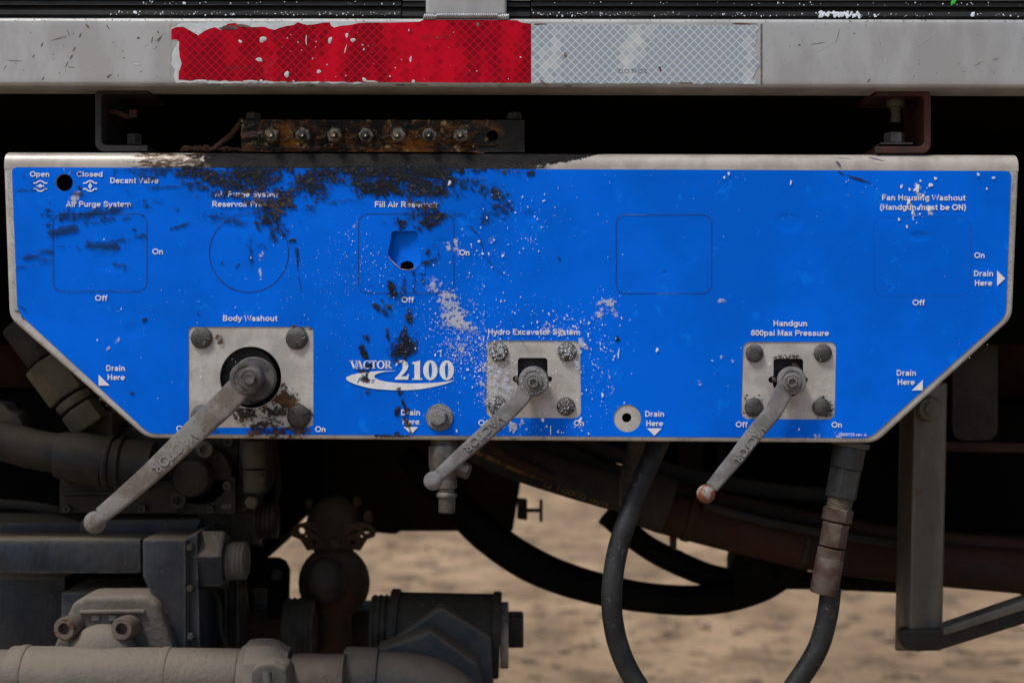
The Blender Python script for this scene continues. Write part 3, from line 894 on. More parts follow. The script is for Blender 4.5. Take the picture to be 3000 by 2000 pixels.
def slivers(lst, y, mat, parent, name='scuff_marks'):
    parts = []
    for (x0, y0, x1, y1, w) in lst:
        a = np.array([x0, y0], float); b = np.array([x1, y1], float); dd = b - a; n = np.array([-dd[1], dd[0]]) / max(np.linalg.norm(dd), 1e-3) * w / 2
        q = [tuple(a), tuple(a + dd * .3 + n), tuple(a + dd * .7 + n * .8), tuple(b), tuple(a + dd * .65 - n), tuple(a + dd * .25 - n * .8)]
        parts.append(flat_poly(q, y))
    return add(name, merge(*parts), mat, parent, kind='stuff')
sl = [(205, 108, 195, 84, 2), (202, 108, 145, 120, 1.3), (145, 120, 200, 103, 1), (232, 112, 238, 96, 5), (120, 138, 126, 124, 5), (212, 152, 222, 138, 5), (204, 174, 214, 160, 5), (190, 200, 200, 180, 3), (95, 170, 101, 160, 4), (470, 110, 458, 122, 6), (476, 100, 462, 128, 3), (443, 128, 448, 106, 4),
      (18, 177, 70, 180, 2), (195, 196, 224, 198, 1.6), (122, 236, 130, 224, 4), (310, 70, 322, 90, 3), (400, 113, 410, 110, 7), (362, 172, 364, 168, 6), (345, 221, 347, 222, 8), (313, 227, 322, 226, 6), (10, 205, 20, 190, 2), (250, 70, 262, 84, 7), (310, 226, 330, 218, 4),
      (460, 90, 466, 100, 5), (455, 136, 460, 140, 4), (2337, 132, 2348, 133, 5), (2373, 131, 2420, 124, 2), (2540, 240, 2552, 232, 7), (2855, 195, 2880, 178, 2), (2448, 130, 2462, 78, 1.6), (2905, 178, 2930, 169, 2), (2824, 210, 2828, 211, 3), (2500, 98, 2506, 99, 3)]
for i in range(60):
    x = RNG.choice([RNG.uniform(0, 500), RNG.uniform(2240, 3000)]); y_ = RNG.uniform(72, 245); a = RNG.uniform(-1.8, -.8); L = RNG.uniform(2, 9)
    sl.append((x, y_, x + L * math.cos(a), y_ + L * math.sin(a), RNG.uniform(.8, 2.4)))
slivers(sl, BY - .0002, M['scratch_dark'], bb)
slivers([(390, 188, 412, 189, 5), (2378, 160, 2450, 118, 1.4), (2690, 131, 2740, 98, 1.4), (2614, 227, 2630, 221, 1.6), (2990, 112, 3000, 105, 2), (2592, 184, 2596, 170, 1)], BY - .0003, M['scratch_light'], bb, 'bright_scratches')
add('adhesive_edge', flat_poly([(2228, 70), (2234, 70), (2234, 250), (2228, 250)], BY - .0002), M['scratch_dark'], bb)
add('adhesive_smear', flat_poly([(498, 70), (502, 70), (500, 240), (497, 240)], BY - .0002), worn('old_glue', (.36, .345, .31), rough=.6), bb)
slivers([(x, 252 + x * 7 / 3000 - RNG.uniform(1, 9), x + RNG.uniform(10, 60), 252 + x * 7 / 3000 - RNG.uniform(1, 8), RNG.uniform(1, 4)) for x in RNG.uniform(400, 1700, 60)] + [(x, 52 + RNG.uniform(1, 9) + x * 5 / 3000, x + RNG.uniform(2, 9), 53 + RNG.uniform(1, 9) + x * 5 / 3000, 1.6) for x in RNG.uniform(0, 3000, 90)], BY - .0001, M['scratch_dark'], bb, 'edge_dirt')

# ================================================================== control panel
cp = empty('control_panel', 'wide blue valve control panel with cut lower corners and white lettering', 'control panel', P(1500, 1290, 0))
outer = round_poly([(13, 484), (2983, 491), (2964, 930), (2565, 1296), (430, 1282), (29, 930)], [1, 1, 60, 75, 75, 60], 10)
decal_o = round_poly([(34, 490), (2963, 501), (2947, 925), (2548, 1283), (437, 1270), (51, 914)], [15, 16, 55, 70, 60, 50], 10)
holeTL = sd_circ(188, 535, 25)
hole2 = sd_circ(1836, 1223, 14)
pl1 = rrect(552, 957, 918, 1252, 16)
pl2 = round_poly([(1426, 997), (1700, 998), (1702, 1225), (1424, 1223)], 20)
pl3 = round_poly([(2177, 1001), (2450, 1001), (2445, 1229), (2171, 1227)], 20)
def keyhole(cx, cy):
    return near(sd_union(sd_poly(rrect(cx - 44, cy - 65, cx + 43, cy + 10, 9)), sd_circ(cx, cy, 47), sd_circ(cx - 50, cy - 3, 9), sd_circ(cx + 49, cy - 3, 8)), cx - 70, cy - 80, cx + 70, cy + 60)
key2, key3 = keyhole(1561, 1113), keyhole(2310, 1115)
key1 = sd_circ(734, 1105, 90)
tear = [(1146, 684), (1150, 678), (1160, 676), (1180, 678), (1215, 676), (1224, 684), (1226, 700), (1232, 740), (1233, 762), (1226, 776), (1214, 786), (1196, 790), (1176, 788), (1160, 776), (1146, 762), (1139, 750), (1136, 744), (1139, 725), (1143, 712), (1145, 700)]
tearf = near(sd_poly(tear), 1130, 670, 1240, 795)

def dents(x, y):
    d_ = np.zeros(x.shape)
    for (cx, cy, rx, ry, a) in ((310, 768, 30, 18, .0016), (1300, 724, 20, 15, .0016), (1555, 636, 16, 12, .0018), (2310, 652, 24, 16, .0028), (2692, 692, 24, 9, .0018), (1948, 800, 6, 5, .001), (700, 640, 60, 25, .0016), (390, 970, 20, 18, .0007)):
        q = ((x - cx) / rx) ** 2 + ((y - cy) / ry) ** 2
        sh = 1 / (1 + np.exp(-(cy + ry * .4 - y) * .0 ))
        d_ += a * np.exp(-q) * np.where(y < cy - ry * .5, 1.35, 1.0) * sh * 2
    # slow waviness of thin sheet
    d_ += .00035 * np.sin(x / 190 + .6) * np.sin(y / 110) + .00022 * np.sin(x / 83 + y / 140)
    return d_
EDGE_R = 5
so = sd_poly(outer)
def metal_y(x, y):
    s = so(x, y)
    t = np.clip((s + EDGE_R) / EDGE_R, 0, 1)
    t = np.where(y < 496, 0, t)
    return dents(x, y) * 0 + .0004 + EDGE_R * S * (1 - np.sqrt(np.maximum(1 - t * t, 0)))
V, Fc, X, Y = sheet(near(so, 0, 0, 3000, 1400, 900), [near(holeTL, 150, 500, 230, 575), near(hole2, 1815, 1200, 1860, 1245), near(key1, 640, 1010, 830, 1200), key2, key3,
                    near(sd_poly(round_poly([(1100, 660), (1300, 660), (1300, 810), (1100, 810)], 20)), 1100, 660, 1300, 810)], 4, 480, 2992, 1304, 4, metal_y)
# drop sheet cells above the bend line
add('metal_plate', (V, Fc), M['paint_metal'], cp, angle=60)
# thickness: a skirt running back from the outline
def skirt(loop, y0, y1, closed=True):
    V, F = [], []
    n = len(loop)
    for a, b in loop: V += [P(a, b, y0), P(a, b, y0) + Vector((0, y1 - y0, 0))]
    for i in range(n if closed else n - 1):
        j = (i + 1) % n
        F.append([2 * i, 2 * j, 2 * j + 1, 2 * i + 1])
    return V, F
circ = lambda cx, cy, r, n=40: [(cx + r * math.cos(2 * math.pi * i / n), cy + r * math.sin(2 * math.pi * i / n)) for i in range(n)]
sk = [p for p in outer if p[1] > 495]
# order from right side down and round to the left side
add('plate_edge', merge(skirt([(2983, 491)] + sk + [(13, 484)], .0024, .0050, False), skirt(circ(188, 535, 25), -.0003, .004), skirt(circ(1836, 1223, 14), .0004, .004), skirt(circ(734, 1105, 90, 60), .0004, .0045)), M['paint_metal'], cp)
# rolled lip along the top
def lip():
    nx, nt_ = 760, 16
    V, F, C = [], [], []
    n1 = fbm(nt_ + 3, nx + 1, 40, 5, 21, ax=1, ay=.2)
    for i in range(nx + 1):
        u = i / nx
        px = 12.6 + (2983.4 - 12.6) * u
        yb = 483 + 7 * u          # where the flat sheet begins
        yt = 443 + 8 * u
        for k in range(-3, nt_ + 1):
            a = math.pi / 2 * max(k, 0) / nt_
            inset = 14 * (1 - math.sqrt(max(0, 1 - (max(0, k / nt_ - .3) / .7) ** 2))) if k / nt_ > .3 else 0
            q = px + (inset if u < .5 else -inset) * max(0, 1 - min(u, 1 - u) * 60)
            h = yb - yt
            # slight bulge of the roll, top goes back
            V.append(P(q, yb - h * math.sin(a) + (-4 * k if k < 0 else 0), .0004) + Vector((0, .013 * (1 - math.cos(a)) - (.0003 if k < 0 else .0003), 0)))
            # stain weight, with some shadow painted in left of the grease
            cov = 0
            if 545 < px < 1800:
                e0 = np.clip((px - 545) / 90, 0, 1); e1 = np.clip((1745 - px) / 60 + (k / nt_ - .45) * 2.2, 0, 1) if px > 1560 else 1
                low = np.clip((px - 1520) / 150, 0, 1)
                cov = e0 * e1 * (1 - low * np.clip(1 - k / nt_ * 2.2, 0, 1) * .8)
                if px < 640: cov *= np.clip((max(k, 0) / nt_) * 1.2 + (px - 545) / 95, 0, 1)
            if 320 < px < 450: cov = max(cov, .5 * (max(k, 0) / nt_) ** 2)
            if 430 < px < 600: cov = max(cov, .10 + .44 * (px - 430) / 170)  # speckled stain and shadow together, both put into the colour
            brown = 0
            if 330 < px < 640: brown = .62 * min(1, .25 + (px - 330) / 130)
            if 220 < px < 330: brown = .2
            if 2430 < px < 2620: brown = .22
            C.append((cov * .95 + (n1[max(k, 0), i] - .5) * .25, brown, 0, 1))
        for dy in (.013 + .01, .013 + .035):
            V.append(P(px, yt, .0004) + Vector((0, dy, 0))); C.append((C[-1][0], .3, 0, 1))
    m = nt_ + 6
    for i in range(nx):
        for k in range(m - 1):
            F.append([i * m + k, (i + 1) * m + k, (i + 1) * m + k + 1, i * m + k + 1])
    return V, F, C
V, F, C = lip()
add('top_lip', (V, F), M['lip'], cp, angle=70, color=C)

DY = -.0002
def decal_y(x, y):
    return DY - .0003 + dents(x, y) * 1.0 * 0 + dents(x, y) * np.clip(-sdec(x, y) / 40, 0, 1) * np.clip(np.minimum.reduce([f(x, y) for f in plf]) / 30, 0, 1) * .9
sdec = sd_poly(decal_o)
plf = [near(sd_poly(pl1), 552, 957, 918, 1252, 60), near(sd_poly(pl2), 1424, 997, 1702, 1225, 60), near(sd_poly(pl3), 2171, 1001, 2450, 1229, 60)]
def dmask(x, y):
    # decal is allowed to sink only where metal is opened behind it; keep above metal elsewhere
    return np.minimum(decal_y(x, y), .0002)
V, Fc, X, Y = sheet(near(sdec, 0, 0, 3000, 1400, 900), plf + [near(sd_circ(188, 535, 25.5), 150, 500, 230, 575), near(sd_circ(1838, 1225, 40), 1790, 1180, 1885, 1270), tearf], 28, 484, 2972, 1292, 4, dmask)
add('blue_decal', (V, Fc), M['blue'], cp, angle=80)
TY = DY - .0012      # print level
# torn flap pushed inwards behind the ragged opening
def flap():
    def ys(x, y):
        t = np.clip((1233 - x) / 90, 0, 1)
        return DY + .0004 + .008 * t ** .8 + .002 * np.sin((y - 680) / 30)
    return sheet(near(sd_poly([(1120, 665), (1245, 665), (1245, 800), (1120, 800)]), 1100, 650, 1260, 810, 200),
                 [near(sd_poly([(1172, 792), (1174, 772), (1180, 768), (1190, 764), (1204, 766), (1211, 772), (1212, 782), (1200, 800), (1176, 800)]), 1165, 755, 1220, 805)], 1118, 660, 1248, 804, 4, ys)
V, Fc, X, Y = flap()
add('pushed_in_flap', (V, Fc), M['blue'], cp, angle=80, label='dented blue flap pushed in behind a torn opening')
rimpts = [(1139, 750), (1146, 762), (1160, 776), (1176, 788), (1196, 790.5), (1214, 786), (1226, 776)]
add('torn_rim', polyline(rimpts, [1, 2.2, 2.6, 2.2, 2, 1.6, .8], DY - .0008), worn('bare_torn_edge', (.50, .42, .34), (.30, .18, .12), rough=.5, scale=100), cp)

# print
TXT = [("Open", 88, 145, 518, 16), ("Closed", 225, 300, 518, 16), ("Decant Valve", 323, 464, 537, 17), ("Air Purge System", 194, 384, 606, 17),
       ("Air Purge System", 630, 821, 577, 17), ("Reservoir Pressure", 622, 830, 606, 17), ("Fill Air Reservoir", 1098, 1283, 607, 17),
       ("Fan Housing Washout", 2584, 2828, 587, 17), ("(Handgun must be ON)", 2578, 2830, 615, 17), ("On", 447, 478, 745, 17), ("Off", 279, 313, 881, 17),
       ("Body Washout", 653, 812, 940, 17), ("Drain", 311, 366, 1086, 17), ("Here", 315, 365, 1113, 17), ("On", 924, 954, 1265, 17), ("Off", 517, 551, 1263, 17),
       ("On", 1346, 1376, 748, 17), ("Off", 1177, 1211, 886, 17), ("Hydro Excavator System", 1430, 1700, 980, 17), ("Off", 1402, 1436, 1246, 17), ("On", 1682, 1711, 1247, 17),
       ("Drain", 1175, 1231, 1216, 17), ("Here", 1179, 1228, 1243, 17), ("Drain", 1890, 1946, 1220, 17), ("Here", 1893, 1942, 1248, 17),
       ("On", 2855, 2885, 756, 17), ("Drain", 2853, 2910, 809, 17), ("Here", 2856, 2906, 837, 17), ("Off", 2674, 2708, 894, 17), ("Handgun", 2266, 2365, 955, 17),
       ("600psi Max Pressure", 2201, 2428, 983, 17), ("Drain", 2627, 2684, 1100, 17), ("Here", 2630, 2679, 1127, 17), ("Off", 2156, 2189, 1251, 17), ("On", 2437, 2467, 1252, 17),
       ("506179 rev A", 2464, 2539, 1277, 9)]
for s_, x0, x1, b_, c_ in TXT:
    sans(s_, x0, x1, b_, c_, TY, M['white'], cp)
for tri in ([(289, 1097), (289, 1129), (321, 1129)], [(1182, 1250), (1225, 1250), (1205, 1272)], [(1895, 1254), (1939, 1254), (1917, 1276)], [(2921, 792), (2921, 838), (2945, 816)], [(2671, 1143), (2704, 1112), (2703, 1143)]):
    add('drain_arrow', flat_poly(tri, TY), M['white'], cp)
def valve_symbol(cx, cy, closed):
    parts = []
    for sg in (-1, 1):
        base = sg * 8.5
        pts = [(cx - 20.5, cy + base), (cx - 12, cy + base)] + [(cx + 12 * math.sin(a), cy + base + sg * 6.8 * (1 - abs(math.sin(a)) ** 2)) for a in np.linspace(-1.35, 1.35, 9)] + [(cx + 12, cy + base), (cx + 20.5, cy + base)]
        parts.append(polyline(pts, 4, TY))
    parts.append(ring(cx, cy, 5.5, 5.5, 0.3, 0.3, TY, n=16))
    if closed: parts.append(flat_poly([(cx - 1.8, cy - 10.5), (cx + 1.8, cy - 10.5), (cx + 1.8, cy + 10.5), (cx - 1.8, cy + 10.5)], TY - .0001))
    else: parts.append(flat_poly([(cx - 11, cy - 2), (cx + 11, cy - 2), (cx + 11, cy + 2), (cx - 11, cy + 2)], TY - .0001))
    return merge(*parts)
add('open_symbol', valve_symbol(118, 545, False), M['white'], cp)
add('closed_symbol', valve_symbol(264, 545, True), M['white'], cp)
# emblem
Z = lambda x, y: (1000 + x / 5.226, 1000 + y / 5.226)
def zst(a, b, w): return stroke(Z(*a), Z(*b), w / 5.226, TY)
em = []
em.append(merge(flat_poly([Z(828, 365), Z(845, 318), Z(895, 288), Z(960, 287), Z(1008, 318), Z(1027, 375), Z(1010, 430), Z(962, 490), Z(912, 533), Z(1000, 533), Z(1014, 505), Z(1037, 495), Z(1022, 584), Z(820, 584), Z(818, 565), Z(880, 505), Z(925, 440), Z(940, 385), Z(932, 335), Z(905, 318), Z(876, 328), Z(850, 372)], TY)))
em.append(flat_poly([Z(1085, 318), Z(1120, 312), Z(1150, 305), Z(1205, 288), Z(1205, 560), Z(1240, 568), Z(1240, 586), Z(1085, 586), Z(1085, 568), Z(1118, 560), Z(1118, 345), Z(1085, 340)], TY))
for cx in (1363, 1613):
    zx, zy = Z(cx, 440)
    em.append(ring(zx, zy, 110 / 5.226, 152 / 5.226, 27 / 5.226, 116 / 5.226, TY, n=44))
for e, nm in zip(em, ('digit', 'digit', 'digit', 'digit')):
    add(nm, e, M['white'], cp)
def sub(*a): return merge(*a)
V_ = sub(zst((152, 294), (198, 412), 28), zst((240, 296), (198, 414), 11), zst((125, 296), (190, 296), 10), zst((216, 296), (260, 296), 10))
A_ = sub(zst((270, 294), (229, 408), 11), zst((272, 292), (316, 410), 28), zst((248, 375), (292, 375), 9), zst((216, 411), (252, 411), 10), zst((284, 411), (336, 411), 10))
zx, zy = Z(395, 355)
C_ = sub(ring(zx, zy, 60 / 5.226, 65 / 5.226, 36 / 5.226, 53 / 5.226, TY, 50, 310), zst((436, 292), (436, 335), 10))
T_ = sub(zst((445, 299), (543, 299), 14), zst((494, 299), (494, 412), 28), zst((468, 411), (520, 411), 10), zst((449, 296), (449, 325), 8), zst((539, 296), (539, 325), 8))
zx, zy = Z(604, 355)
O_ = ring(zx, zy, 60 / 5.226, 65 / 5.226, 32 / 5.226, 52 / 5.226, TY)
zx, zy = Z(712, 326)
R_ = sub(zst((690, 294), (690, 412), 26), zst((664, 411), (716, 411), 10), zst((664, 296), (710, 296), 10), ring(zx, zy, 40 / 5.226, 34 / 5.226, 16 / 5.226, 24 / 5.226, TY, -90, 90, 16), zst((712, 352), (758, 412), 26), zst((745, 411), (778, 411), 10))
for g_ in (V_, A_, C_, T_, O_, R_): add('emblem_letter', g_, M['white'], cp)
def bez(pts, n=10):
    out = []
    q = smooth_path([Vector((a, b, 0)) for a, b in pts], n)
    return [Z(p.x, p.y) for p in q]
sw = bez([(835, 445), (620, 450), (400, 468), (200, 500), (90, 540), (75, 570), (110, 610), (250, 665), (450, 715), (700, 740), (950, 745), (1200, 730), (1450, 685), (1620, 640), (1742, 588)]) + bez([(1742, 588), (1550, 620), (1300, 638), (1000, 640), (800, 628), (640, 605), (540, 570), (505, 535), (540, 498), (640, 468), (835, 446)])[1:-1]
add('swoosh', flat_poly(sw, TY), M['white'], cp)
lettering('Plus', *(Z(238, 0)[0], Z(518, 0)[0]), Z(0, 635)[1], 17, TY - .0002, M['blueink'], cp, shear=.35, bold=-.005)

# knock-out outlines scored in the decal
LY = DY - .0009
for r_ in ([155, 626, 430, 853], [1050, 626, 1329, 858], [1805, 629, 2085, 860], [2560, 636, 2843, 866]):
    w_ = 1.7 if r_[0] < 1900 else (1.0 if r_[0] < 2000 else .8)
    add('scored_outline', polyline(rrect(*r_, 28, 8), w_ if r_[0] != 2560 else .45, LY, True), M['line'], cp)
add('scored_outline', polyline(circ(729, 740, 116, 60), 2.0, LY, True), M['line'], cp)
slivers([(1374, 660, 1404, 690, 3), (1404, 690, 1420, 745, 2.4), (1420, 745, 1450, 790, 1.8), (1450, 790, 1482, 805, 1.4), (2453, 500, 2475, 512, 4), (2478, 512, 2540, 535, 5), (2500, 516, 2560, 540, 3), (868, 725, 874, 800, 3), (874, 800, 883, 860, 2), (1490, 917, 1520, 990, 1.4), (1520, 990, 1555, 1034, 1.2), (2448, 470, 2466, 490, 5), (2445, 462, 2500, 466, 2), (2540, 460, 2598, 474, 3), (2690, 686, 2722, 685, 1.5), (2676, 692, 2692, 687, 1.4)], LY - .0004, M['line'], cp, 'scratches')

# ================================================================== grease, chalk and paint on the panel
GX0, GY0, GC = 20, 486, 2.0
GW, GH = int((2970 - GX0) / GC), int((1300 - GY0) / GC)
gxx, gyy = np.meshgrid(GX0 + np.arange(GW) * GC, GY0 + np.arange(GH) * GC)
def caps(lst, soft=1.0):
    f = np.zeros((GH, GW))
    for (x0, y0, x1, y1, r, *amp) in lst:
        amp = amp[0] if amp else 1.0
        m = r * 1.8 + 4
        i0, i1 = max(int((min(x0, x1) - m - GX0) / GC), 0), min(int((max(x0, x1) + m - GX0) / GC) + 1, GW)
        j0, j1 = max(int((min(y0, y1) - m - GY0) / GC), 0), min(int((max(y0, y1) + m - GY0) / GC) + 1, GH)
        if i1 <= i0 or j1 <= j0: continue
        X = gxx[j0:j1, i0:i1]; Y = gyy[j0:j1, i0:i1]
        ex, ey = x1 - x0, y1 - y0
        L = ex * ex + ey * ey + 1e-6
        t = np.clip(((X - x0) * ex + (Y - y0) * ey) / L, 0, 1)
        dd = np.hypot(X - x0 - t * ex, Y - y0 - t * ey)
        f[j0:j1, i0:i1] = np.maximum(f[j0:j1, i0:i1], amp * np.clip(1.25 - dd / r * .75, 0, 1))
    return f
def sst(x, a, b):
    t = np.clip((x - a) / (b - a), 0, 1); return t * t * (3 - 2 * t)
N1 = fbm(GH, GW, 26, 6, 11, ax=1.2, ay=.9, gain=.68)
N2 = fbm(GH, GW, 8, 4, 12, ax=1.3, ay=.8, gain=.7)
N3 = fbm(GH, GW, 44, 6, 13, ax=2.4, ay=.6, gain=.62)
heavy = caps([(550, 498, 640, 525, 34), (600, 515, 690, 560, 30, .95), (560, 545, 690, 574, 20, .9), (690, 500, 920, 505, 44, 1.05), (700, 545, 820, 560, 42, 1), (820, 590, 790, 612, 40, 1), (800, 600, 786, 640, 24, 1), (786, 640, 762, 668, 11, 1), (840, 525, 940, 545, 36, .95), (910, 498, 1050, 498, 20, 1.05), (960, 520, 1000, 530, 18, .7), (590, 570, 670, 590, 14, .7), (720, 590, 760, 596, 16, .8),
              (1040, 500, 1290, 500, 30, 1.05), (1050, 545, 1120, 560, 24, 1.05), (1110, 530, 1170, 552, 24, 1), (1160, 520, 1200, 550, 26, .85), (1210, 540, 1280, 560, 34, 1), (1230, 600, 1270, 604, 20, .95), (1195, 630, 1295, 632, 15, 1.1), (1270, 615, 1285, 622, 16, 1), (1290, 530, 1380, 545, 28, .68), (1380, 550, 1450, 560, 24, .62), (1200, 590, 1200, 600, 9, .8), (1290, 500, 1420, 497, 12, .8), (1445, 500, 1560, 503, 11, .78), (1450, 538, 1440, 560, 9, .85),
              (1160, 648, 1180, 655, 12, .95), (1180, 660, 1175, 672, 8, .9), (1240, 648, 1255, 662, 9, .95), (1255, 662, 1282, 652, 7, 1), (1225, 668, 1235, 674, 6, .9), (1208, 660, 1216, 668, 6, .7),
              (1170, 705, 1200, 700, 6, .8), (1172, 710, 1172, 730, 7, .9), (1180, 735, 1195, 735, 5, .8), (1197, 735, 1197, 752, 4, .8), (1253, 742, 1262, 722, 6, 1), (1262, 720, 1276, 726, 6, 1), (1283, 728, 1286, 748, 4, .95), (1240, 772, 1256, 768, 6, 1), (1256, 768, 1276, 760, 7, 1),
              (1146, 832, 1150, 862, 10, 1.1), (1140, 860, 1158, 860, 6, 1.1), (1185, 812, 1180, 845, 5, .95), (1210, 795, 1213, 812, 5, .9), (1215, 822, 1212, 848, 5, .95), (1230, 800, 1240, 826, 5, .7), (1102, 897, 1106, 904, 8, .9), (1118, 880, 1120, 884, 4, .9), (1122, 908, 1130, 918, 7, .9), (1138, 898, 1142, 902, 5, .8),
              (1202, 905, 1196, 945, 9, 1.05), (1192, 945, 1182, 975, 7, 1), (1178, 970, 1170, 990, 6, .9), (1196, 990, 1168, 1030, 24, 1.05), (1180, 1020, 1196, 1030, 20, 1.1), (1190, 1045, 1188, 1056, 10, 1), (1068, 985, 1075, 990, 8, .85), (1058, 1018, 1066, 1036, 8, 1), (1066, 1036, 1072, 1046, 5, .9), (1134, 965, 1136, 995, 4, .8),
              (1072, 1072, 1086, 1070, 4, 1), (1052, 1086, 1078, 1087, 4, .8), (1062, 1108, 1072, 1112, 7, 1.1), (1074, 1098, 1075, 1112, 4, 1), (1055, 1150, 1054, 1158, 4, .7), (1076, 1142, 1075, 1156, 4, .8),
              (1168, 1140, 1174, 1165, 6, 1), (1180, 1150, 1182, 1165, 5, .8), (1176, 1168, 1186, 1190, 4, 1.05), (1186, 1190, 1192, 1225, 4, 1.05), (1186, 1225, 1196, 1243, 8, 1.15), (1196, 1243, 1204, 1270, 3, .9), (1166, 1195, 1162, 1212, 6, .95), (1190, 1200, 1196, 1200, 4, .8), (1160, 1272, 1165, 1268, 5, .9), (1100, 1276, 1210, 1277, 3, .75),
              (720, 675, 700, 700, 4, .0), (748, 650, 752, 656, 5, .9), (795, 690, 806, 700, 9, .6), (800, 665, 830, 672, 16, .55), (850, 706, 862, 704, 4, .9), (793, 680, 793, 682, 4, .9), (702, 600, 702, 616, 3, .8), (875, 646, 876, 648, 4, .9), (650, 850, 651, 852, 3, .9), (580, 918, 581, 920, 3, .8), (690, 782, 698, 776, 4, .8), (645, 775, 652, 771, 3, .8), (386, 1148, 388, 1150, 5, .95), (419, 940, 425, 935, 4, .8), (1808, 990, 1810, 996, 5, 1.2), (1637, 757, 1640, 759, 3, .8),
              (232, 548, 234, 552, 5, .9), (145, 593, 145, 595, 3, .9), (390, 670, 392, 674, 5, .8)])
N4 = fbm(GH, GW, 3.2, 2, 15, gain=.8)
gal = sst(heavy + (N1 - .5) * .75 + (N3 - .5) * .65 + (N2 - .5) * .9 + (N4 - .5) * 1.0, .40, 1.05) * sst(heavy, .02, .2)
halo = sst(heavy * 1.0 + (N3 - .5) * 1.2 + (N2 - .5) * .7 + (N4 - .5) * .5, .25, 1.25) * .6 * sst(heavy, .02, .5)
light = caps([(250, 628, 345, 612, 13, .9), (150, 684, 215, 668, 12, .85), (262, 718, 345, 724, 13, .95), (258, 736, 300, 734, 8, .8), (70, 757, 110, 748, 7, 1), (110, 746, 150, 738, 10, 1), (120, 760, 150, 766, 12, .9), (335, 774, 362, 778, 10, .85), (50, 782, 140, 776, 4, .8), (340, 705, 360, 702, 5, .8), (395, 695, 420, 690, 8, .8), (330, 500, 530, 494, 6, .7), (430, 552, 535, 545, 5, .85), (45, 560, 150, 552, 4, .8), (370, 560, 470, 590, 14, .45), (500, 672, 550, 655, 4, .85), (560, 690, 620, 668, 5, .6), (732, 680, 738, 800, 7, .62), (868, 728, 874, 790, 6, .75), (840, 640, 860, 650, 22, .5), (520, 610, 560, 615, 14, .5),
              (690, 650, 720, 662, 12, .62), (1100, 660, 1120, 665, 12, .4), (1140, 900, 1150, 920, 14, .3), (60, 900, 70, 905, 8, .8), (160, 930, 175, 932, 5, .7), (208, 1030, 212, 1020, 5, .8), (620, 1262, 635, 1262, 6, .8), (200, 560, 250, 575, 10, .6), (800, 590, 900, 660, 30, .35), (1390, 570, 1420, 600, 26, .45), (240, 1140, 250, 1200, 20, .2), (380, 780, 330, 822, 4, .7)])
lal = sst(light * 1.1 + (N3 - .5) * 1.3 + (N2 - .5) * .7 + (N4 - .5) * .4, .45, 1.3) * .62 * sst(light, .02, .4)
grime = caps([(800, 1172, 840, 1168, 26, .9), (720, 1205, 800, 1202, 26, 1), (790, 1205, 838, 1212, 9, 1), (815, 1125, 835, 1145, 12, .75), (835, 1145, 860, 1185, 14, .7), (850, 1185, 880, 1190, 14, .8), (720, 1236, 830, 1242, 14, .72), (740, 1262, 890, 1262, 13, .8), (905, 1195, 912, 1235, 6, .8), (885, 1262, 900, 1256, 10, .8), (680, 1200, 686, 1222, 3, .6), (860, 960, 910, 965, 6, .6), (700, 1284, 920, 1285, 4, .6), (640, 990, 645, 1000, 8, .4),
              (2190, 1160, 2230, 1165, 10, .5), (2180, 1210, 2200, 1222, 8, .5), (2430, 1170, 2436, 1200, 7, .6), (2400, 1222, 2430, 1215, 6, .5), (2270, 1046, 2350, 1044, 5, .45), (1430, 1060, 1440, 1062, 5, .3), (1450, 1065, 1480, 1058, 8, .4), (2400, 1165, 2430, 1160, 6, .5)])
mal = sst(grime + (N1 - .5) * .8 + (N2 - .5) * 1.2 + (N4 - .5) * .9, .52, .72) * sst(grime, .02, .2)
extra = caps([(60, 540, 560, 500, 20, .35), (150, 640, 420, 600, 26, .5), (60, 770, 420, 700, 22, .35), (560, 600, 660, 640, 26, .5), (860, 640, 960, 600, 30, .5), (980, 640, 1060, 600, 30, .45), (1300, 560, 1460, 600, 34, .6), (1380, 540, 1420, 640, 22, .5), (1330, 620, 1480, 600, 16, .5), (1450, 500, 1560, 510, 10, .6), (1010, 540, 1040, 620, 18, .35), (1110, 640, 1180, 700, 18, .45), (1100, 860, 1200, 900, 26, .4), (720, 700, 760, 720, 20, .4), (560, 520, 600, 600, 24, .55), (1180, 860, 1200, 980, 16, .5)])
exa = sst(extra + (N3 - .5) * 1.3 + (N2 - .5) * .9 + (N4 - .5) * .8, .55, 1.35) * .75 * sst(extra, .02, .2)
alpha = np.maximum.reduce([gal * .97, halo, lal, exa, mal * .95])
gcol = np.zeros((GH, GW, 3))
gcol[:] = (.004, .0065, .0100)
gcol += (np.clip(N4 - .62, 0, 1) * np.clip(N2 - .4, 0, 1) * .35)[..., None]  # thin highlights painted into the grease to suggest crackle
wl = (np.maximum.reduce([lal, halo, exa]) >= gal) & (np.maximum.reduce([lal, halo, exa]) > mal)
gcol[wl] = (.003, .022, .050)
wg = mal > gal
brownmix = sst(N3 + (N2 - .5) * .6, .48, .66)[..., None]
gcol[wg] = (np.array([.018, .014, .012]) * (1 - brownmix) + np.array([.095, .043, .016]) * brownmix)[wg]
# grease over white print dries brown
bz = caps([(720, 575, 830, 600, 22, 1), (1200, 598, 1284, 602, 10, 1), (1160, 1080, 1210, 1160, 14, 1), (1060, 1100, 1075, 1130, 12, 1), (1190, 1215, 1206, 1270, 10, 1)])[..., None] * sst(N2, .4, .7)[..., None]
gcol = gcol * (1 - bz * .5) + np.array([.16, .085, .03]) * bz * .5
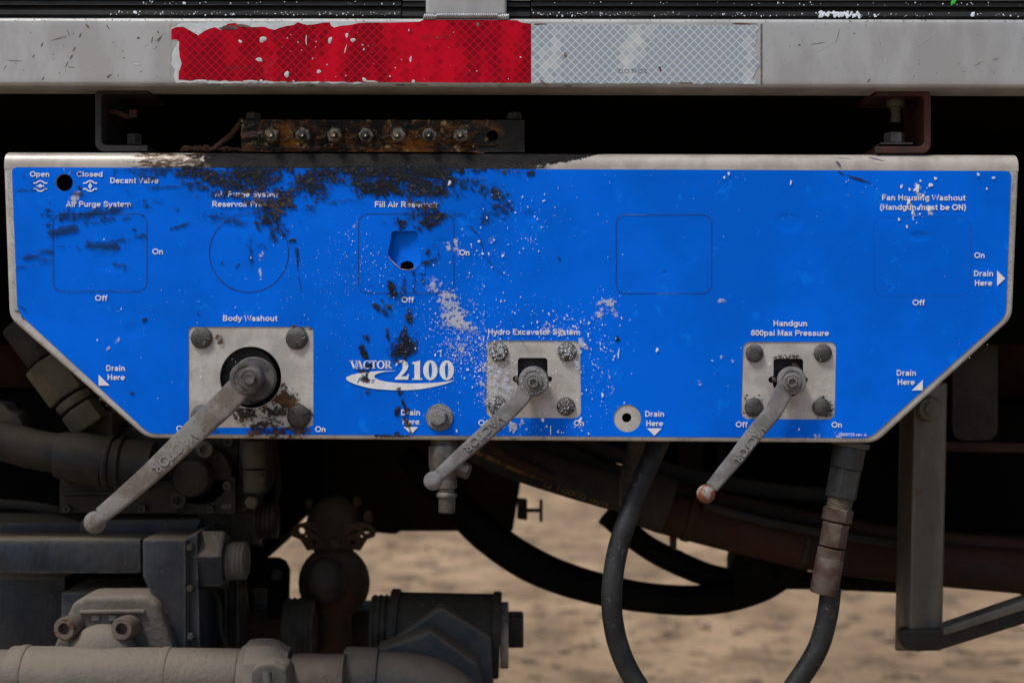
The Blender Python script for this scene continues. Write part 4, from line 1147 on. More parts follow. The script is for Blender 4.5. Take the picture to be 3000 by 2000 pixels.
# keep the film off the openings
mask = np.ones((GH, GW), bool)
mask &= sdec(gxx.astype(float), gyy.astype(float)) < 12
for cx, cy, r in ((188, 535, 25), (734, 1105, 91), (1561, 1113, 48), (2310, 1115, 48), (1836, 1223, 15)):
    mask &= np.hypot(gxx - cx, gyy - cy) > r
tm = tearf(gxx.astype(float), gyy.astype(float)) > 0.5
def film(name, alpha, colr, mask, ybase, hscale, mat, thr=.05, yover=None):
    al = np.where(mask, alpha, 0)
    cell = (al[:-1, :-1] > thr) | (al[1:, :-1] > thr) | (al[:-1, 1:] > thr) | (al[1:, 1:] > thr)
    cell &= mask[:-1, :-1] & mask[1:, :-1] & mask[:-1, 1:] & mask[1:, 1:]
    use = np.zeros(al.shape, bool)
    use[:-1, :-1] |= cell; use[1:, :-1] |= cell; use[:-1, 1:] |= cell; use[1:, 1:] |= cell
    idx = -np.ones(al.shape, int); idx[use] = np.arange(use.sum())
    X, Y = gxx[use], gyy[use]
    yy = ybase - hscale * al[use] * (N2[use] * .7 + N1[use] * .5)
    k = S * (D + yy) / D
    V = np.stack([(X - 1500) * k, yy, HC + (1000 - Y) * k], 1)
    a, b, c, e = idx[:-1, :-1][cell], idx[:-1, 1:][cell], idx[1:, 1:][cell], idx[1:, :-1][cell]
    Cc = np.concatenate([colr[use], al[use][:, None]], 1)
    return add(name, (V, np.stack([a, e, c, b], 1)), mat, cp, kind='stuff', color=Cc, angle=180)
film('grease_smears', alpha, gcol, mask & tm, DY - .0014, .00028, M['film'])

# chalky white haze and paint blotches
chalk = caps([(1305, 868, 1322, 900, 20, .95), (1322, 900, 1345, 940, 26, 1.1), (1310, 930, 1380, 965, 26, .75), (1310, 1010, 1360, 1020, 16, .7), (1762, 895, 1785, 888, 14, 1.15), (1785, 890, 1800, 918, 11, 1.1), (1752, 922, 1760, 924, 8, 1.05), (1310, 715, 1312, 728, 9, .95), (1335, 705, 1339, 730, 9, .95), (1438, 700, 1440, 706, 6, 1), (1340, 738, 1342, 748, 5, .8), (1500, 1248, 1510, 1256, 12, .95), (1528, 1232, 1532, 1236, 8, .9), (1410, 1150, 1422, 1180, 6, .85), (1412, 1120, 1420, 1140, 8, .9),
              (1440, 1085, 1470, 1110, 24, .85), (1450, 1130, 1480, 1140, 22, .9), (1430, 1080, 1436, 1190, 7, .6), (1690, 1060, 1695, 1080, 7, 1), (765, 755, 768, 745, 8, .9), (762, 790, 764, 820, 4, .8), (212, 590, 225, 568, 9, .8), (190, 502, 200, 510, 8, .8), (1040, 660, 1020, 668, 12, .6), (2453, 1270, 2460, 1275, 12, .7), (2390, 1278, 2400, 1279, 10, .5), (1785, 1180, 1795, 1140, 4, .55), (1795, 1140, 1780, 1080, 3, .45), (1770, 1245, 1785, 1200, 4, .5), (1700, 1000, 1715, 1015, 8, 1), (1600, 960, 1640, 975, 10, .6), (1380, 870, 1390, 880, 12, .4), (300, 1040, 320, 1020, 4, .6), (340, 1005, 350, 990, 4, .7), (1270, 840, 1320, 870, 22, .5), (2113, 1045, 2114, 1052, 4, 1), (2048, 1115, 2050, 1125, 4, .9), (2110, 880, 2118, 884, 6, .9), (2145, 1050, 2147, 1056, 6, .9), (2686, 548, 2688, 565, 9, 1.2), (2660, 590, 2664, 602, 8, 1), (2720, 610, 2726, 625, 6, 1), (2672, 618, 2678, 628, 5, 1)])
chal = sst(chalk + (N1 - .5) * .7 + (N2 - .5) * .9 + (N4 - .5) * 1.0, .5, 1.1) * .8 * sst(chalk, .02, .2)
hc = np.zeros((GH, GW, 3)); hc[:] = (.56, .61, .70)
film('chalk_smears', chal, hc, mask & tm, DY - .0011, .0002, M['haze_film'], .06)

drops = []
def cluster(cx, cy, sx, sy, n, r0=.8, r1=3, p=2.2):
    for i in range(int(n * .55)):
        x = cx + RNG.normal() * sx; y = cy + RNG.normal() * sy
        r = (r0 + (r1 - r0) * RNG.random() ** (p + .8)) * .80
        drops.append((x, y, r, r * (1 + .9 * RNG.random()), RNG.normal() * .3))
cluster(1350, 950, 75, 55, 420, .7, 2.4); cluster(1395, 1045, 55, 35, 520, .8, 3.2); cluster(1380, 1010, 70, 50, 240, .7, 2.2); cluster(1690, 960, 50, 28, 170, .8, 3.6)
cluster(1760, 1040, 34, 60, 130, .8, 3.4); cluster(1120, 790, 90, 45, 190, .6, 1.8); cluster(1040, 750, 50, 60, 130, .6, 1.8); cluster(1545, 610, 60, 60, 90, .7, 3); cluster(1400, 740, 60, 60, 110, .7, 3)
cluster(1540, 690, 40, 40, 50, .7, 2); cluster(1500, 900, 70, 50, 90, .7, 2.6); cluster(1560, 1258, 110, 10, 90, .8, 4.5); cluster(1735, 1130, 30, 45, 70, .8, 3); cluster(1410, 1120, 14, 45, 120, .8, 3); cluster(1640, 940, 40, 20, 60, 1, 4)
cluster(900, 780, 60, 60, 90, .6, 1.5); cluster(700, 860, 120, 60, 60, .6, 1.6); cluster(2690, 560, 34, 34, 26, 1.2, 6, 1.4); cluster(2680, 640, 16, 14, 10, 1, 4); cluster(2130, 520, 30, 10, 10, .8, 4); cluster(2560, 545, 50, 15, 16, .8, 2.4)
cluster(1290, 1160, 60, 30, 70, .7, 2.2); cluster(1230, 930, 60, 60, 90, .6, 1.8); cluster(1790, 600, 160, 80, 50, .6, 1.8); cluster(1720, 1220, 60, 40, 40, .8, 3); cluster(1010, 900, 60, 60, 40, .6, 1.5); cluster(360, 950, 80, 120, 26, .6, 1.5); cluster(980, 1060, 60, 60, 26, .6, 1.6); cluster(1790, 890, 40, 40, 60, .7, 3)
cluster(1340, 1010, 40, 60, 160, .7, 2.2); cluster(1620, 1110, 50, 70, 130, .7, 2.8); cluster(1455, 1110, 22, 60, 100, .8, 3); cluster(2600, 900, 250, 200, 14, .8, 2); cluster(2200, 1050, 60, 110, 12, .8, 3)
drops += [(2688, 552, 7, 12, .1), (2662, 592, 6, 9, .2), (2723, 612, 5, 11, .1), (2674, 622, 4, 8, .1), (2640, 548, 3, 6, 0), (2697, 530, 3.5, 4, 0), (2724, 541, 3.5, 5, 0), (2665, 555, 3, 6, 0), (2718, 578, 4, 5, 0), (2690, 612, 3.5, 6, 0), (2634, 643, 3, 6, 0), (2657, 664, 3.5, 5, 0)]
drops += [(1317 + 0, 536, 5, 8, .2), (2317, 535, 3, 7, .2), (2135, 509, 4, 5, 0), (2122, 520, 4, 4, 0), (2866, 511, 4, 6, 0), (2911, 521, 5, 4, 0), (2891, 553, 3, 4, 0), (2697, 530, 3, 4, 0), (2723, 543, 3, 6, 0), (2642, 546, 3, 6, 0), (1473, 749, 4, 5, 0), (1447, 703, 3, 4, 0), (1414, 743, 4, 4, 0), (1432, 743, 3, 4, 0), (1403, 707, 4, 4, 0), (2255, 1063, 3, 6, .2), (1812, 1035, 2, 18, .06), (1613, 1260, 2, 14, 0), (1765, 1157, 4, 7, 0), (1925, 1025, 4, 8, .1),
          (1338, 1262, 3, 5, 0), (2341, 1257, 3, 4, 0), (1700, 1230, 5, 9, .2), (1590, 1230, 5, 6, .3), (720, 940, 1, 1, 0), (735, 755, 2, 3, 0), (305, 701, 2, 3, 0), (355, 905, 2, 3, 0), (285, 996, 2, 4, 0), (589, 1083, 2, 3, .3), (588, 1104, 2, 4, 0)]
keep = []
holes = ((188, 535, 27), (734, 1105, 92), (1561, 1113, 50), (2310, 1115, 50), (1836, 1223, 16), (1561, 1070, 46), (2310, 1070, 46))
for d_ in drops:
    x, y = d_[0], d_[1]
    if not (30 < x < 2950 and 500 < y < 1288): continue
    if any(math.hypot(x - a, y - b) < r for a, b, r in holes): continue
    if 1136 < x < 1234 and 676 < y < 790: continue
    keep.append(d_)
add('paint_spatter', speck_mesh(keep, DY - .0016, 6), M['paint_drop'], cp, kind='stuff', angle=180)
# fine dirt specks on the bare metal rim, bottom edge and cut-outs
dk = []
for i in range(420):
    t = RNG.random(); x = 440 + 2100 * t
    dk.append((x, 1277 + 12 * t + RNG.uniform(-2, 9) * .8, RNG.uniform(.5, 1.6), RNG.uniform(.5, 1.2), 0))
for i in range(240):
    t = RNG.random(); dk.append((22 + t * 22 + RNG.uniform(-3, 9), 500 + 420 * t, RNG.uniform(.4, 1.2), RNG.uniform(.4, 1.4), 0))
    dk.append((2972 - t * 18 + RNG.uniform(-6, 3), 510 + 400 * t, RNG.uniform(.4, 1.2), RNG.uniform(.4, 1.4), 0))
    dk.append((52 + t * 350 + RNG.uniform(-6, 5), 944 + t * 318 + RNG.uniform(-6, 5), RNG.uniform(.4, 1.6), RNG.uniform(.4, 1.2), 0))
for (a, b, c, d_) in ((560, 965, 910, 1245), (1432, 1003, 1696, 1218), (2180, 1007, 2442, 1222)):
    for i in range(150):
        x, y = RNG.uniform(a, c), RNG.uniform(b, d_)
        if math.hypot(x - (a + c) / 2, y - (b + d_) / 2) > 95: dk.append((x, y, RNG.uniform(.4, 1.3), RNG.uniform(.4, 1.1), 0))
dk += [(294, 1166, 3, 8, .2), (300, 1170, 5, 2, .5), (312, 1186, 2, 3, 0), (182, 1066, 4, 2, .5), (60, 915, 10, 2, .6), (52, 912, 9, 3, .3), (66, 930, 8, 2, 1), (1850, 1290, 3, 1, 0), (1505, 1287, 16, 1.6, 0)]
add('dirt_specks', speck_mesh(dk, DY - .0002, 5), worn('rim_dirt', (.07, .055, .035), rough=.8), cp, kind='stuff', angle=180)

# round-headed bolts of the cut-outs
BOLT_H = .006
def dome_bolt(r, marks=3, phase=0.0):
    rr = R(r)
    prof = [(rr * .96, 0)] + [(rr, .0012)] + [(rr * math.cos(a), .0012 + BOLT_H * .75 * math.sin(a)) for a in np.linspace(.25, 1.35, 7)] + [(0, .0012 + BOLT_H * .76)]
    b = lathe(prof, (0, 0, 0), (0, -1, 0), 36)
    extra = []
    for k in range(marks):
        a = phase + k * 2 * math.pi / 3
        c = Vector((math.cos(a), 0, math.sin(a)))
        s = Vector((-math.sin(a), 0, math.cos(a)))
        pts = []
        for t, h in ((.38, .0012 + BOLT_H * .76 * .925), (.82, .0012 + BOLT_H * .75 * .60)):
            for q in (-1, 1):
                pts.append(c * rr * t + s * q * rr * .035 + Vector((0, -h - .0000, 0)))
                pts.append(c * rr * t + s * q * rr * .012 + Vector((0, -h - .0007, 0)))
        extra.append(([pts[i] for i in range(8)], [[1, 3, 7, 5], [0, 1, 5, 4], [3, 2, 6, 7], [0, 2, 3, 1], [4, 5, 7, 6]]))
    return merge(b, *extra)
bolts = [(591, 989, 32, 'bolt', 1.9), (870, 991, 33, 'bolt', .5), (876, 1220, 35, 'bolt_dirty', .4), (592, 1218, 33, 'bolt', .4), (1461, 1030, 28, 'bolt', .3), (1661, 1030, 28, 'bolt', 2.2), (1658, 1190, 27, 'bolt', .1), (1457, 1187, 27, 'bolt', 1.2), (2210, 1035, 26.5, 'bolt', .1), (2410, 1034, 27, 'bolt', -.5), (2208, 1192, 27.5, 'bolt', 3.0), (2406, 1192, 27, 'bolt', .05)]
def at_mesh(vf, p, k=1.0): return [Vector(v) * k + p for v in vf[0]], vf[1]
for bx, by, br, bm_, ph in bolts:
    o = add('bolt_head', at_mesh(dome_bolt(br, 3, ph), P(bx, by, .0002)), M[bm_], cp, angle=30)
    if bm_ == 'bolt_dirty': o['label'] = 'oil-blackened round bolt head'
# paint flecks on the bolt heads
fl = []
for bx, by, br, n_ in ((1461, 1030, 28, 130), (1661, 1030, 28, 110), (1658, 1190, 27, 34), (1457, 1187, 27, 110), (591, 989, 30, 16), (870, 991, 30, 16), (2410, 1034, 27, 3)):
    for i in range(n_):
        a = RNG.random() * 6.28; q = math.sqrt(RNG.random()) * .9
        s_ = RNG.uniform(.5, 1.9) if by > 1000 else RNG.uniform(.4, 1)
        fl.append((bx + br * q * math.cos(a), by + br * q * math.sin(a), s_, s_ * RNG.uniform(1, 1.7), RNG.normal() * .3, br, q))
def fleck_mesh():
    parts = []
    for (x, y, a, b, an, br, q) in fl:
        h = .0002 - .0012 - BOLT_H * .75 * math.sqrt(max(0, 1 - q * q)) - .0002
        parts.append(speck_mesh([(x, y, a, b, an)], h, 5))
    return merge(*parts)
add('paint_flecks', fleck_mesh(), M['paint_drop'], cp, kind='stuff')

# flange bolt and plain washer hole
wb = lathe([(R(9), 0), (R(38), 0), (R(40), -.0006 + .0012), (R(40), .0018), (R(38), .0026), (R(30), .0024), (R(26), .0030), (0, .0030)], P(1288, 1222, DY), (0, -1, 0), 40)
add('washer', wb, M['cast'], cp)
hx = lathe([(R(27), 0), (R(27), .009), (R(23), .0115), (R(21), .0118), (0, .0112)], P(1284, 1222, DY - .003), (0, -1, 0), 6, phase=math.pi / 6)
add('hex_bolt', hx, M['cast'], cp, angle=20)
fl2 = [(1288 + 34 * math.cos(a) * q, 1222 + 34 * math.sin(a) * q, s_, s_ * 1.3, 0) for a, q, s_ in zip(RNG.random(60) * 6.28, np.sqrt(RNG.random(60)), RNG.uniform(.4, 1.3, 60))]
add('paint_flecks', merge(speck_mesh([f for f in fl2 if math.hypot(f[0] - 1284, f[1] - 1222) < 20], DY - .0150, 5), speck_mesh([f for f in fl2 if math.hypot(f[0] - 1284, f[1] - 1222) >= 28], DY - .0034, 5)), M['paint_drop'], cp, kind='stuff')

# ================================================================== valve levers
def lever(name, label, hub, hub_r, path, ball, ball_r, mat, stem_c, stem_r, nut_r, washer_r, ydepth, txt, rusty=False, recess=True, y_back=.012):
    t = empty(name, label, 'valve lever', P(hub[0], hub[1], .03))
    h0, h1 = ydepth
    # arm: rounded bar section lofted along the path
    pts = [P(px, py, yy) for px, py, w, yy in path]
    ws = [R(w, yy) / 2 for px, py, w, yy in path]
    sp = smooth_path(pts, 8)
    wi = np.interp(np.linspace(0, len(ws) - 1, len(sp)), range(len(ws)), ws)
    V, F = [], []
    sec = []
    for k in range(24):
        a = 2 * math.pi * k / 24
        c, s = math.cos(a), math.sin(a)
        sec.append((math.copysign(abs(c) ** .62, c), math.copysign(abs(s) ** .62, s)))
    n = len(sp)
    for i in range(n):
        tn = (sp[min(i + 1, n - 1)] - sp[max(i - 1, 0)]).normalized()
        fr = Vector((0, -1, 0)); fr = (fr - tn * fr.dot(tn)).normalized()
        sd = tn.cross(fr)
        th = .0048 if i > 3 else .0048 * (.7 + .1 * i)
        for a, b in sec: V.append(sp[i] + sd * (a * wi[i]) + fr * (b * th))
    for i in range(n - 1):
        for k in range(24):
            k2 = (k + 1) % 24
            F.append([i * 24 + k, i * 24 + k2, (i + 1) * 24 + k2, (i + 1) * 24 + k])
    F += [list(range(24))[::-1], [(n - 1) * 24 + k for k in range(24)]]
    add('arm', (V, F), M[mat], t, angle=50)
    # ball end
    bmm = bmesh.new(); bmesh.ops.create_uvsphere(bmm, u_segments=28, v_segments=18, radius=R(ball_r, ball[2]))
    for v in bmm.verts: v.co += P(ball[0], ball[1], ball[2])
    add('ball_end', bm_out(bmm), rusty or M[mat], t, angle=180)
    hr = R(hub_r, h0)
    add('hub', lathe([(hr * .96, 0), (hr, .002), (hr, h1 - .002), (hr * .93, h1), (hr * .74, h1 + .0002), (hr * .70, h1 - .0006), (0, h1 - .0006)], P(hub[0], hub[1], h0), (0, -1, 0), 48), M[mat] if mat != 'cast_rusty' else M['hub'], t)
    wr = R(washer_r, h0 - h1)
    add('nut_flange', lathe([(wr, 0), (wr, .0022), (wr * .94, .0030), (wr * .72, .0034), (wr * .70, .0030), (0, .0030)], P(stem_c[0], stem_c[1], h0 - h1 + .0005), (0, -1, 0), 40), M['cast'] if mat == 'cast' else M['hub'], t)
    nr = R(nut_r, h0 - h1)
    hp = [(nr * 1.08, 0), (nr * 1.08, .0042), (nr * .98, .0052), (nr * .78, .0052), (nr * .70, .0030), (0, .0030)] if recess else [(nr * 1.05, 0), (nr * 1.05, .0055), (nr * .92, .0068), (nr * .75, .0066), (nr * .5, .0060), (0, .0058)]
    add('hex_nut', lathe(hp, P(stem_c[0], stem_c[1], h0 - h1 - .0025), (0, -1, 0), 6, phase=.35), M['cast'] if mat == 'cast' else M['hub'], t, angle=20)
    if txt:
        (ax, ay), (bx, by), hgt, yy = txt
        Vt, Ft = text_mesh('VACTOR', 0, -.004)
        mn, mx = Vt[:, 0].min(), Vt[:, 0].max(); cap = CAP
        a = np.array([ax, ay], float); b = np.array([bx, by], float); u = (b - a); Lh = np.linalg.norm(u); u /= Lh
        upv = np.array([-u[1], u[0]]) * -1      # letter-up direction
        upv = np.array([u[1], -u[0]])
        pts2 = []
        y_at = lambda q: np.interp(q, [0, 1], yy)
        for v in Vt:
            q = (v[0] - mn) / (mx - mn)
            p = a + u * q * Lh + upv * (v[1] / cap - .5) * hgt
            pts2.append(P(p[0], p[1], float(y_at(q))))
        V2 = [Vector(p) for p in pts2]; nn = len(V2)
        top = [p + Vector((0, -.0008, 0)) for p in V2]
        ed = {}
        for f in Ft:
            for i in range(len(f)):
                e = (f[i], f[(i + 1) % len(f)]); ed[e] = ed.get(e, 0) + 1
        sidef = [[e[0] + nn, e[1] + nn, e[1], e[0]] for e in ed if (e[1], e[0]) not in ed]
        bmx = bmesh.new()
        vs = [bmx.verts.new(p) for p in V2 + top]
        for f in [[i + nn for i in f] for f in Ft] + sidef:
            try: bmx.faces.new([vs[i] for i in f])
            except ValueError: pass
        add('embossed_lettering', bm_out(bmx), M['letter'], t, angle=30)
    return t

L1 = lever('valve_lever', 'longest grey lever hanging below the Body Washout plate', (727, 1107), 49, [(722, 1106, 60, -.030), (692, 1145, 74, -.031), (650, 1190, 75, -.032), (597, 1238, 74, -.036), (530, 1302, 69, -.042), (430, 1396, 61, -.046), (350, 1465, 55, -.049), (298, 1508, 50, -.051)], (279, 1529, -.052), 33, 'cast_rusty', (733, 1109), 0, 18, 35, (-.022, .014), ((570, 1268), (452, 1378), 30, (-.0440, -.0508)), recess=False)
add('spacer_disc', lathe([(R(60), 0), (R(64), .002), (R(64), .012), (R(60), .014), (0, .014)], P(748, 1109, -.006), (0, -1, 0), 44), M['hub'], L1)
add('valve_stem', merge(lathe([(R(84), 0), (R(84), .004), (0, .004)], P(728, 1102, .020), (0, -1, 0), 40), lathe([(R(30), 0), (R(30), .03), (0, .03)], P(738, 1109, .022), (0, -1, 0), 30)), M['dark_metal'], L1)
add('paint_flecks', speck_mesh([(690, 1060, 2, 3, 0), (685, 1080, 1.5, 3, 0), (680, 1052, 2, 3, .5), (676, 1094, 3, 4, 0), (698, 1068, 1.3, 2, 0)], .0150, 6), M['paint_drop'], L1, kind='stuff')
M['ballrust'] = worn('half_rusted_ball', (.24, .075, .025), (.30, .29, .25), (.10, .05, .03), rough=.6, scale=70, spot_scale=300, spot_at=.6, a=.42, b=.58, bumps=.5, bscale=1200)
L2 = lever('valve_lever', 'paint-flecked grey lever on the Hydro Excavator System plate', (1563, 1116), 44, [(1556, 1122, 50, -.018), (1538, 1148, 54, -.019), (1518, 1176, 50, -.020), (1482, 1213, 49, -.023), (1430, 1262, 47, -.029), (1352, 1332, 43, -.036), (1310, 1370, 40, -.040), (1284, 1394, 37, -.042)], (1269, 1408, -.043), 28, 'cast', (1562, 1120), 0, 15, 27, (-.012, .012), ((1470, 1218), (1362, 1318), 24, (-.0300, -.0402)))
L3 = lever('valve_lever', 'grey lever with rust-orange ball end on the Handgun plate', (2316, 1114), 41, [(2310, 1120, 48, -.018), (2295, 1148, 54, -.019), (2279, 1180, 52, -.020), (2262, 1210, 51, -.023), (2212, 1268, 50, -.030), (2160, 1336, 47, -.037), (2115, 1390, 42, -.041), (2085, 1427, 38, -.043)], (2068, 1446, -.044), 27.5, 'cast', (2319, 1119), 0, 15, 27, (-.012, .012), ((2236, 1250), (2158, 1350), 26, (-.0328, -.0440)), rusty=M['ballrust'])
for Lx, cx, cy in ((L2, 1561, 1113), (L3, 2310, 1115)):
    add('valve_stem', merge(prism(rrect(cx - 60, cy - 82, cx + 60, cy + 62, 8), .012, .03, .002), lathe([(R(34), 0), (R(34), .026), (0, .026)], P(cx + 4, cy + 3, .014), (0, -1, 0), 30)), M['dark_metal'], Lx)
    add('stop_pin', lathe([(R(7), 0), (R(7), .012), (R(5), .0135), (0, .0135)], P(cx - 47, cy - 3, .012), (0, -1, 0), 16), M['palebrass'], Lx)
add('rusty_stop_tab', prism([(2322, 1062), (2335, 1066), (2350, 1082), (2352, 1092), (2336, 1080), (2320, 1072)], -.004, .004, .0005), M['rustbox'], L3)
fl3 = []
for i in range(190):
    t = RNG.random() ** .8
    a = RNG.random() * 6.28
    fl3.append((1563 + 40 * math.cos(a) * (.68 + .3 * t), 1116 + 40 * math.sin(a) * (.68 + .3 * t), RNG.uniform(.4, 1.2), RNG.uniform(.4, 1.4), 0))
add('paint_flecks', speck_mesh(fl3, -.0245, 5), M['paint_drop'], L2, kind='stuff')

# ================================================================== C-channels carrying the panel
def channel(x0, x1, y0, y1, t, flip, y, depth, r=26):
    """C outline in photo pixels; opening to the right unless flipped"""
    def arc(cx, cy, rr, a0, a1, n=6): return [(cx + rr * math.cos(math.radians(a0 + (a1 - a0) * k / n)), cy + rr * math.sin(math.radians(a0 + (a1 - a0) * k / n))) for k in range(n + 1)]
    o = [(x1, y0)] + arc(x0 + r, y0 + r, r, 270, 180) + arc(x0 + r, y1 - r, r, 180, 90) + [(x1, y1)]
    ri = r - t * .6
    i_ = [(x1, y1 - t)] + arc(x0 + t + ri, y1 - t - ri, ri, 90, 180) + arc(x0 + t + ri, y0 + t + ri, ri, 180, 270) + [(x1, y0 + t)]
    pts = o + i_
    if flip: pts = [(x0 + x1 - a, b) for a, b in pts]
    return prism(pts, y, depth, .001, 1)
c1 = empty('mounting_channel', 'dark grey C-shaped channel bracket between beam and panel, open to the right', 'bracket', P(340, 444, .02), 'channel brackets under the beam')
add('channel_web', channel(278, 432, 256, 444, 19, False, .010, .09), M['greysteel'], c1)
add('bolt', lathe([(R(24), 0), (R(24), .011), (R(20), .013), (0, .013)], P(394, 425, .032), (0, 0, 1), 6), M['darkiron'], c1)
add('rust_flake', merge(tube(smooth_path([P(318, 328, .04), P(345, 330, .038), P(375, 342, .04), P(392, 334, .042)]), [.0035] * 25, 8), box(P(380, 0, .04).x, P(402, 0, .04).x, .036, .046, P(0, 346, .04).z, P(0, 322, .04).z, .001)), M['rustbox'], c1)
c2 = empty('mounting_channel', 'rusty red C-shaped channel bracket under the beam, open to the left with bolt inside', 'bracket', P(2650, 450, .02), 'channel brackets under the beam')
add('channel_web', channel(2566, 2728, 261, 449, 20, True, .004, .09), M['rustbox'], c2)
add('bolt', merge(lathe([(R(31), 0), (R(31), .010), (R(26), .0125), (0, .0125)], P(2620, 420, .030), (0, 0, 1), 6, phase=.2), box(P(2568, 0, .03).x, P(2662, 0, .03).x, .012, .05, P(0, 429, .03).z, P(0, 424, .03).z, .0006)), M['zinc'], c2)
def stud():
    p = [(0, 0), (R(16), 0)]
    for k in range(5):
        p += [(R(16), .001 + k * .0028), (R(13), .0022 + k * .0028)]
    p += [(R(16), .0150), (R(16), .018), (R(25), .018), (R(27), .021), (R(27), .030), (R(22), .033), (0, .033)]
    return lathe(p, P(2624, 359, .036), (0, 0, 1), 18)
add('threaded_stud', stud(), M['palebrass'], c2, angle=25)

# ================================================================== grease manifold
gm = empty('grease_manifold', 'black grease-caked distribution block with seven brass fittings above the panel', 'grease manifold', P(1120, 445, .02))
def block():
    return sheet(near(sd_poly([(707, 351), (1537, 352), (1537, 446), (707, 444)]), 700, 340, 1545, 450, 200), [near(sd_circ(1443, 398, 16), 1420, 370, 1470, 420)], 704, 347, 1541, 450, 3,
                 lambda x, y: .010 + .0012 * np.sin(x / 21 + np.sin(y / 9)) * np.sin(y / 11) - .0026 * np.exp(-((y - 428) / 12) ** 2) * (np.sin(x / 33) * .5 + .5) * (x < 1420))
V, Fc, X, Y = block()
add('block_face', (V, Fc), M['manifold'], gm, angle=70)
add('block_body', merge(prism([(708, 352), (1420, 353), (1420, 446), (708, 444)], .0135, .05, .001), prism([(1466, 353), (1536, 353), (1536, 446), (1466, 446)], .0135, .05, .001), prism([(1420, 353), (1466, 353), (1466, 376), (1420, 376)], .0135, .05, 0), prism([(1420, 420), (1466, 420), (1466, 446), (1420, 446)], .0135, .05, 0)), M['manifold'], gm)
for bx in (742, 1506):
    add('top_bolt', lathe([(R(24), 0), (R(24), .006), (R(20), .008), (0, .008)], P(bx, 351, .03), (0, 0, 1), 6), M['darkiron'], gm)
M['nippleb'] = worn('grease_nipple_brass', (.21, .19, .15), (.09, .075, .055), (.05, .035, .02), metallic=.5, rough=.4, scale=160, bumps=.3, bscale=900)
M['nip'] = worn('bright_nipple_tip', (.60, .52, .34), metallic=.5, rough=.3)
for i, cx in enumerate((795, 886, 979, 1071, 1164, 1256, 1348)):
    fx = lathe([(R(24), 0), (R(24), .007), (R(20), .009), (0, .009)], P(cx + 3, 398, .0095), (0, -1, 0), 6, phase=.5 + i * .16)
    o = add('grease_fitting', fx, M['nippleb'], gm, angle=20)
    add('nipple', lathe([(R(15), 0), (R(15), .002), (R(11), .0022), (R(11.5), .009), (R(8), .011), (R(8), .012), (0, .012)], P(cx, 398, .0012), (0, -1, 0), 20), M['greysteel'] if i % 2 else M['nippleb'], o)
    add('nipple_tip', lathe([(R(2.6), 0), (R(2.6), .0012), (0, .0018)], P(cx, 398, -.0108), (0, -1, 0), 10), M['nip'], o)
M['amber'] = worn('amber_old_grease', (.090, .030, .004), (.012, .009, .007), (.24, .13, .03), rough=.3, scale=45, spot_scale=160, spot_at=.78, bumps=.8, bdist=.002, bscale=420)
def goo():
    parts = []
    rg = np.random.default_rng(5)
    def strand(pts, r, wob=3):
        sp = smooth_path([P(a, b, yy) for a, b, yy in pts], 6)
        rr = [R(r) * (0.6 + .7 * rg.random()) for _ in sp]; rr[0] *= .3; rr[-1] *= .3
        parts.append(tube(sp, rr, 7))
    strand([(705, 396, .004), (740, 390, .002), (775, 392, 0)], 8)
    strand([(706, 402, .004), (750, 398, .002), (782, 400, 0)], 7)
    for cx in (795, 886, 979, 1071, 1164, 1256, 1348):
        for q in range(3):
            a0 = rg.uniform(2.2, 4.6)
            pts = [(cx + 27 * math.cos(a0 + k * .35), 398 + 26 * math.sin(a0 + k * .35), .006) for k in range(5)]
            strand(pts, 3.5)
        strand([(cx - 52, 410 + rg.uniform(-8, 8), .008), (cx - 38, 404, .004), (cx - 24, 398, .004)], 6)
    for i in range(20):
        x = rg.uniform(720, 1400); y = rg.uniform(422, 446)
        strand([(x, y, .0095), (x + rg.uniform(14, 40), y + rg.uniform(-4, 4), .0080), (x + rg.uniform(45, 90), y + rg.uniform(-5, 5), .0095)], rg.uniform(1.5, 4))
    for i in range(14):
        x = rg.uniform(880, 1340); y = rg.uniform(356, 374)
        strand([(x, y, .0100), (x + 15, y + rg.uniform(-4, 4), .0092), (x + rg.uniform(25, 60), y + rg.uniform(-6, 6), .0100)], rg.uniform(1, 2))
    return merge(*parts)
add('grease_strings', goo(), M['amber'], gm, kind='stuff')
def strings():
    parts = []; rg = np.random.default_rng(9)
    for i in range(9):
        o_ = rg.uniform(-6, 6)
        sp = smooth_path([P(708, 352 + o_, .022), P(695, 372 + o_, .02), P(680, 392 + o_, .018), P(660, 408 + o_ * .7, .014), P(640, 424 + o_ * .5, .012), P(620 + o_, 438, .012)], 5)
        parts.append(tube(sp, [R(4.5) * (.6 + .8 * rg.random()) for _ in sp], 7))
    for i in range(22):
        x = rg.uniform(528, 690)
        sp = smooth_path([P(x, 441 + rg.uniform(-3, 2), .014), P(x + 12, 434 + rg.uniform(-6, 4), .012), P(x + rg.uniform(22, 50), 441 + rg.uniform(-4, 2), .014)], 4)
        parts.append(tube(sp, [R(4) * (.5 + .9 * rg.random()) for _ in sp], 6))
    return merge(*parts)
M['redgoo'] = worn('red_brown_old_grease', (.045, .014, .010), (.075, .032, .012), rough=.45, scale=70, bumps=.8, bdist=.002, bscale=400)
add('dried_grease_rope', strings(), M['redgoo'], gm, kind='stuff')

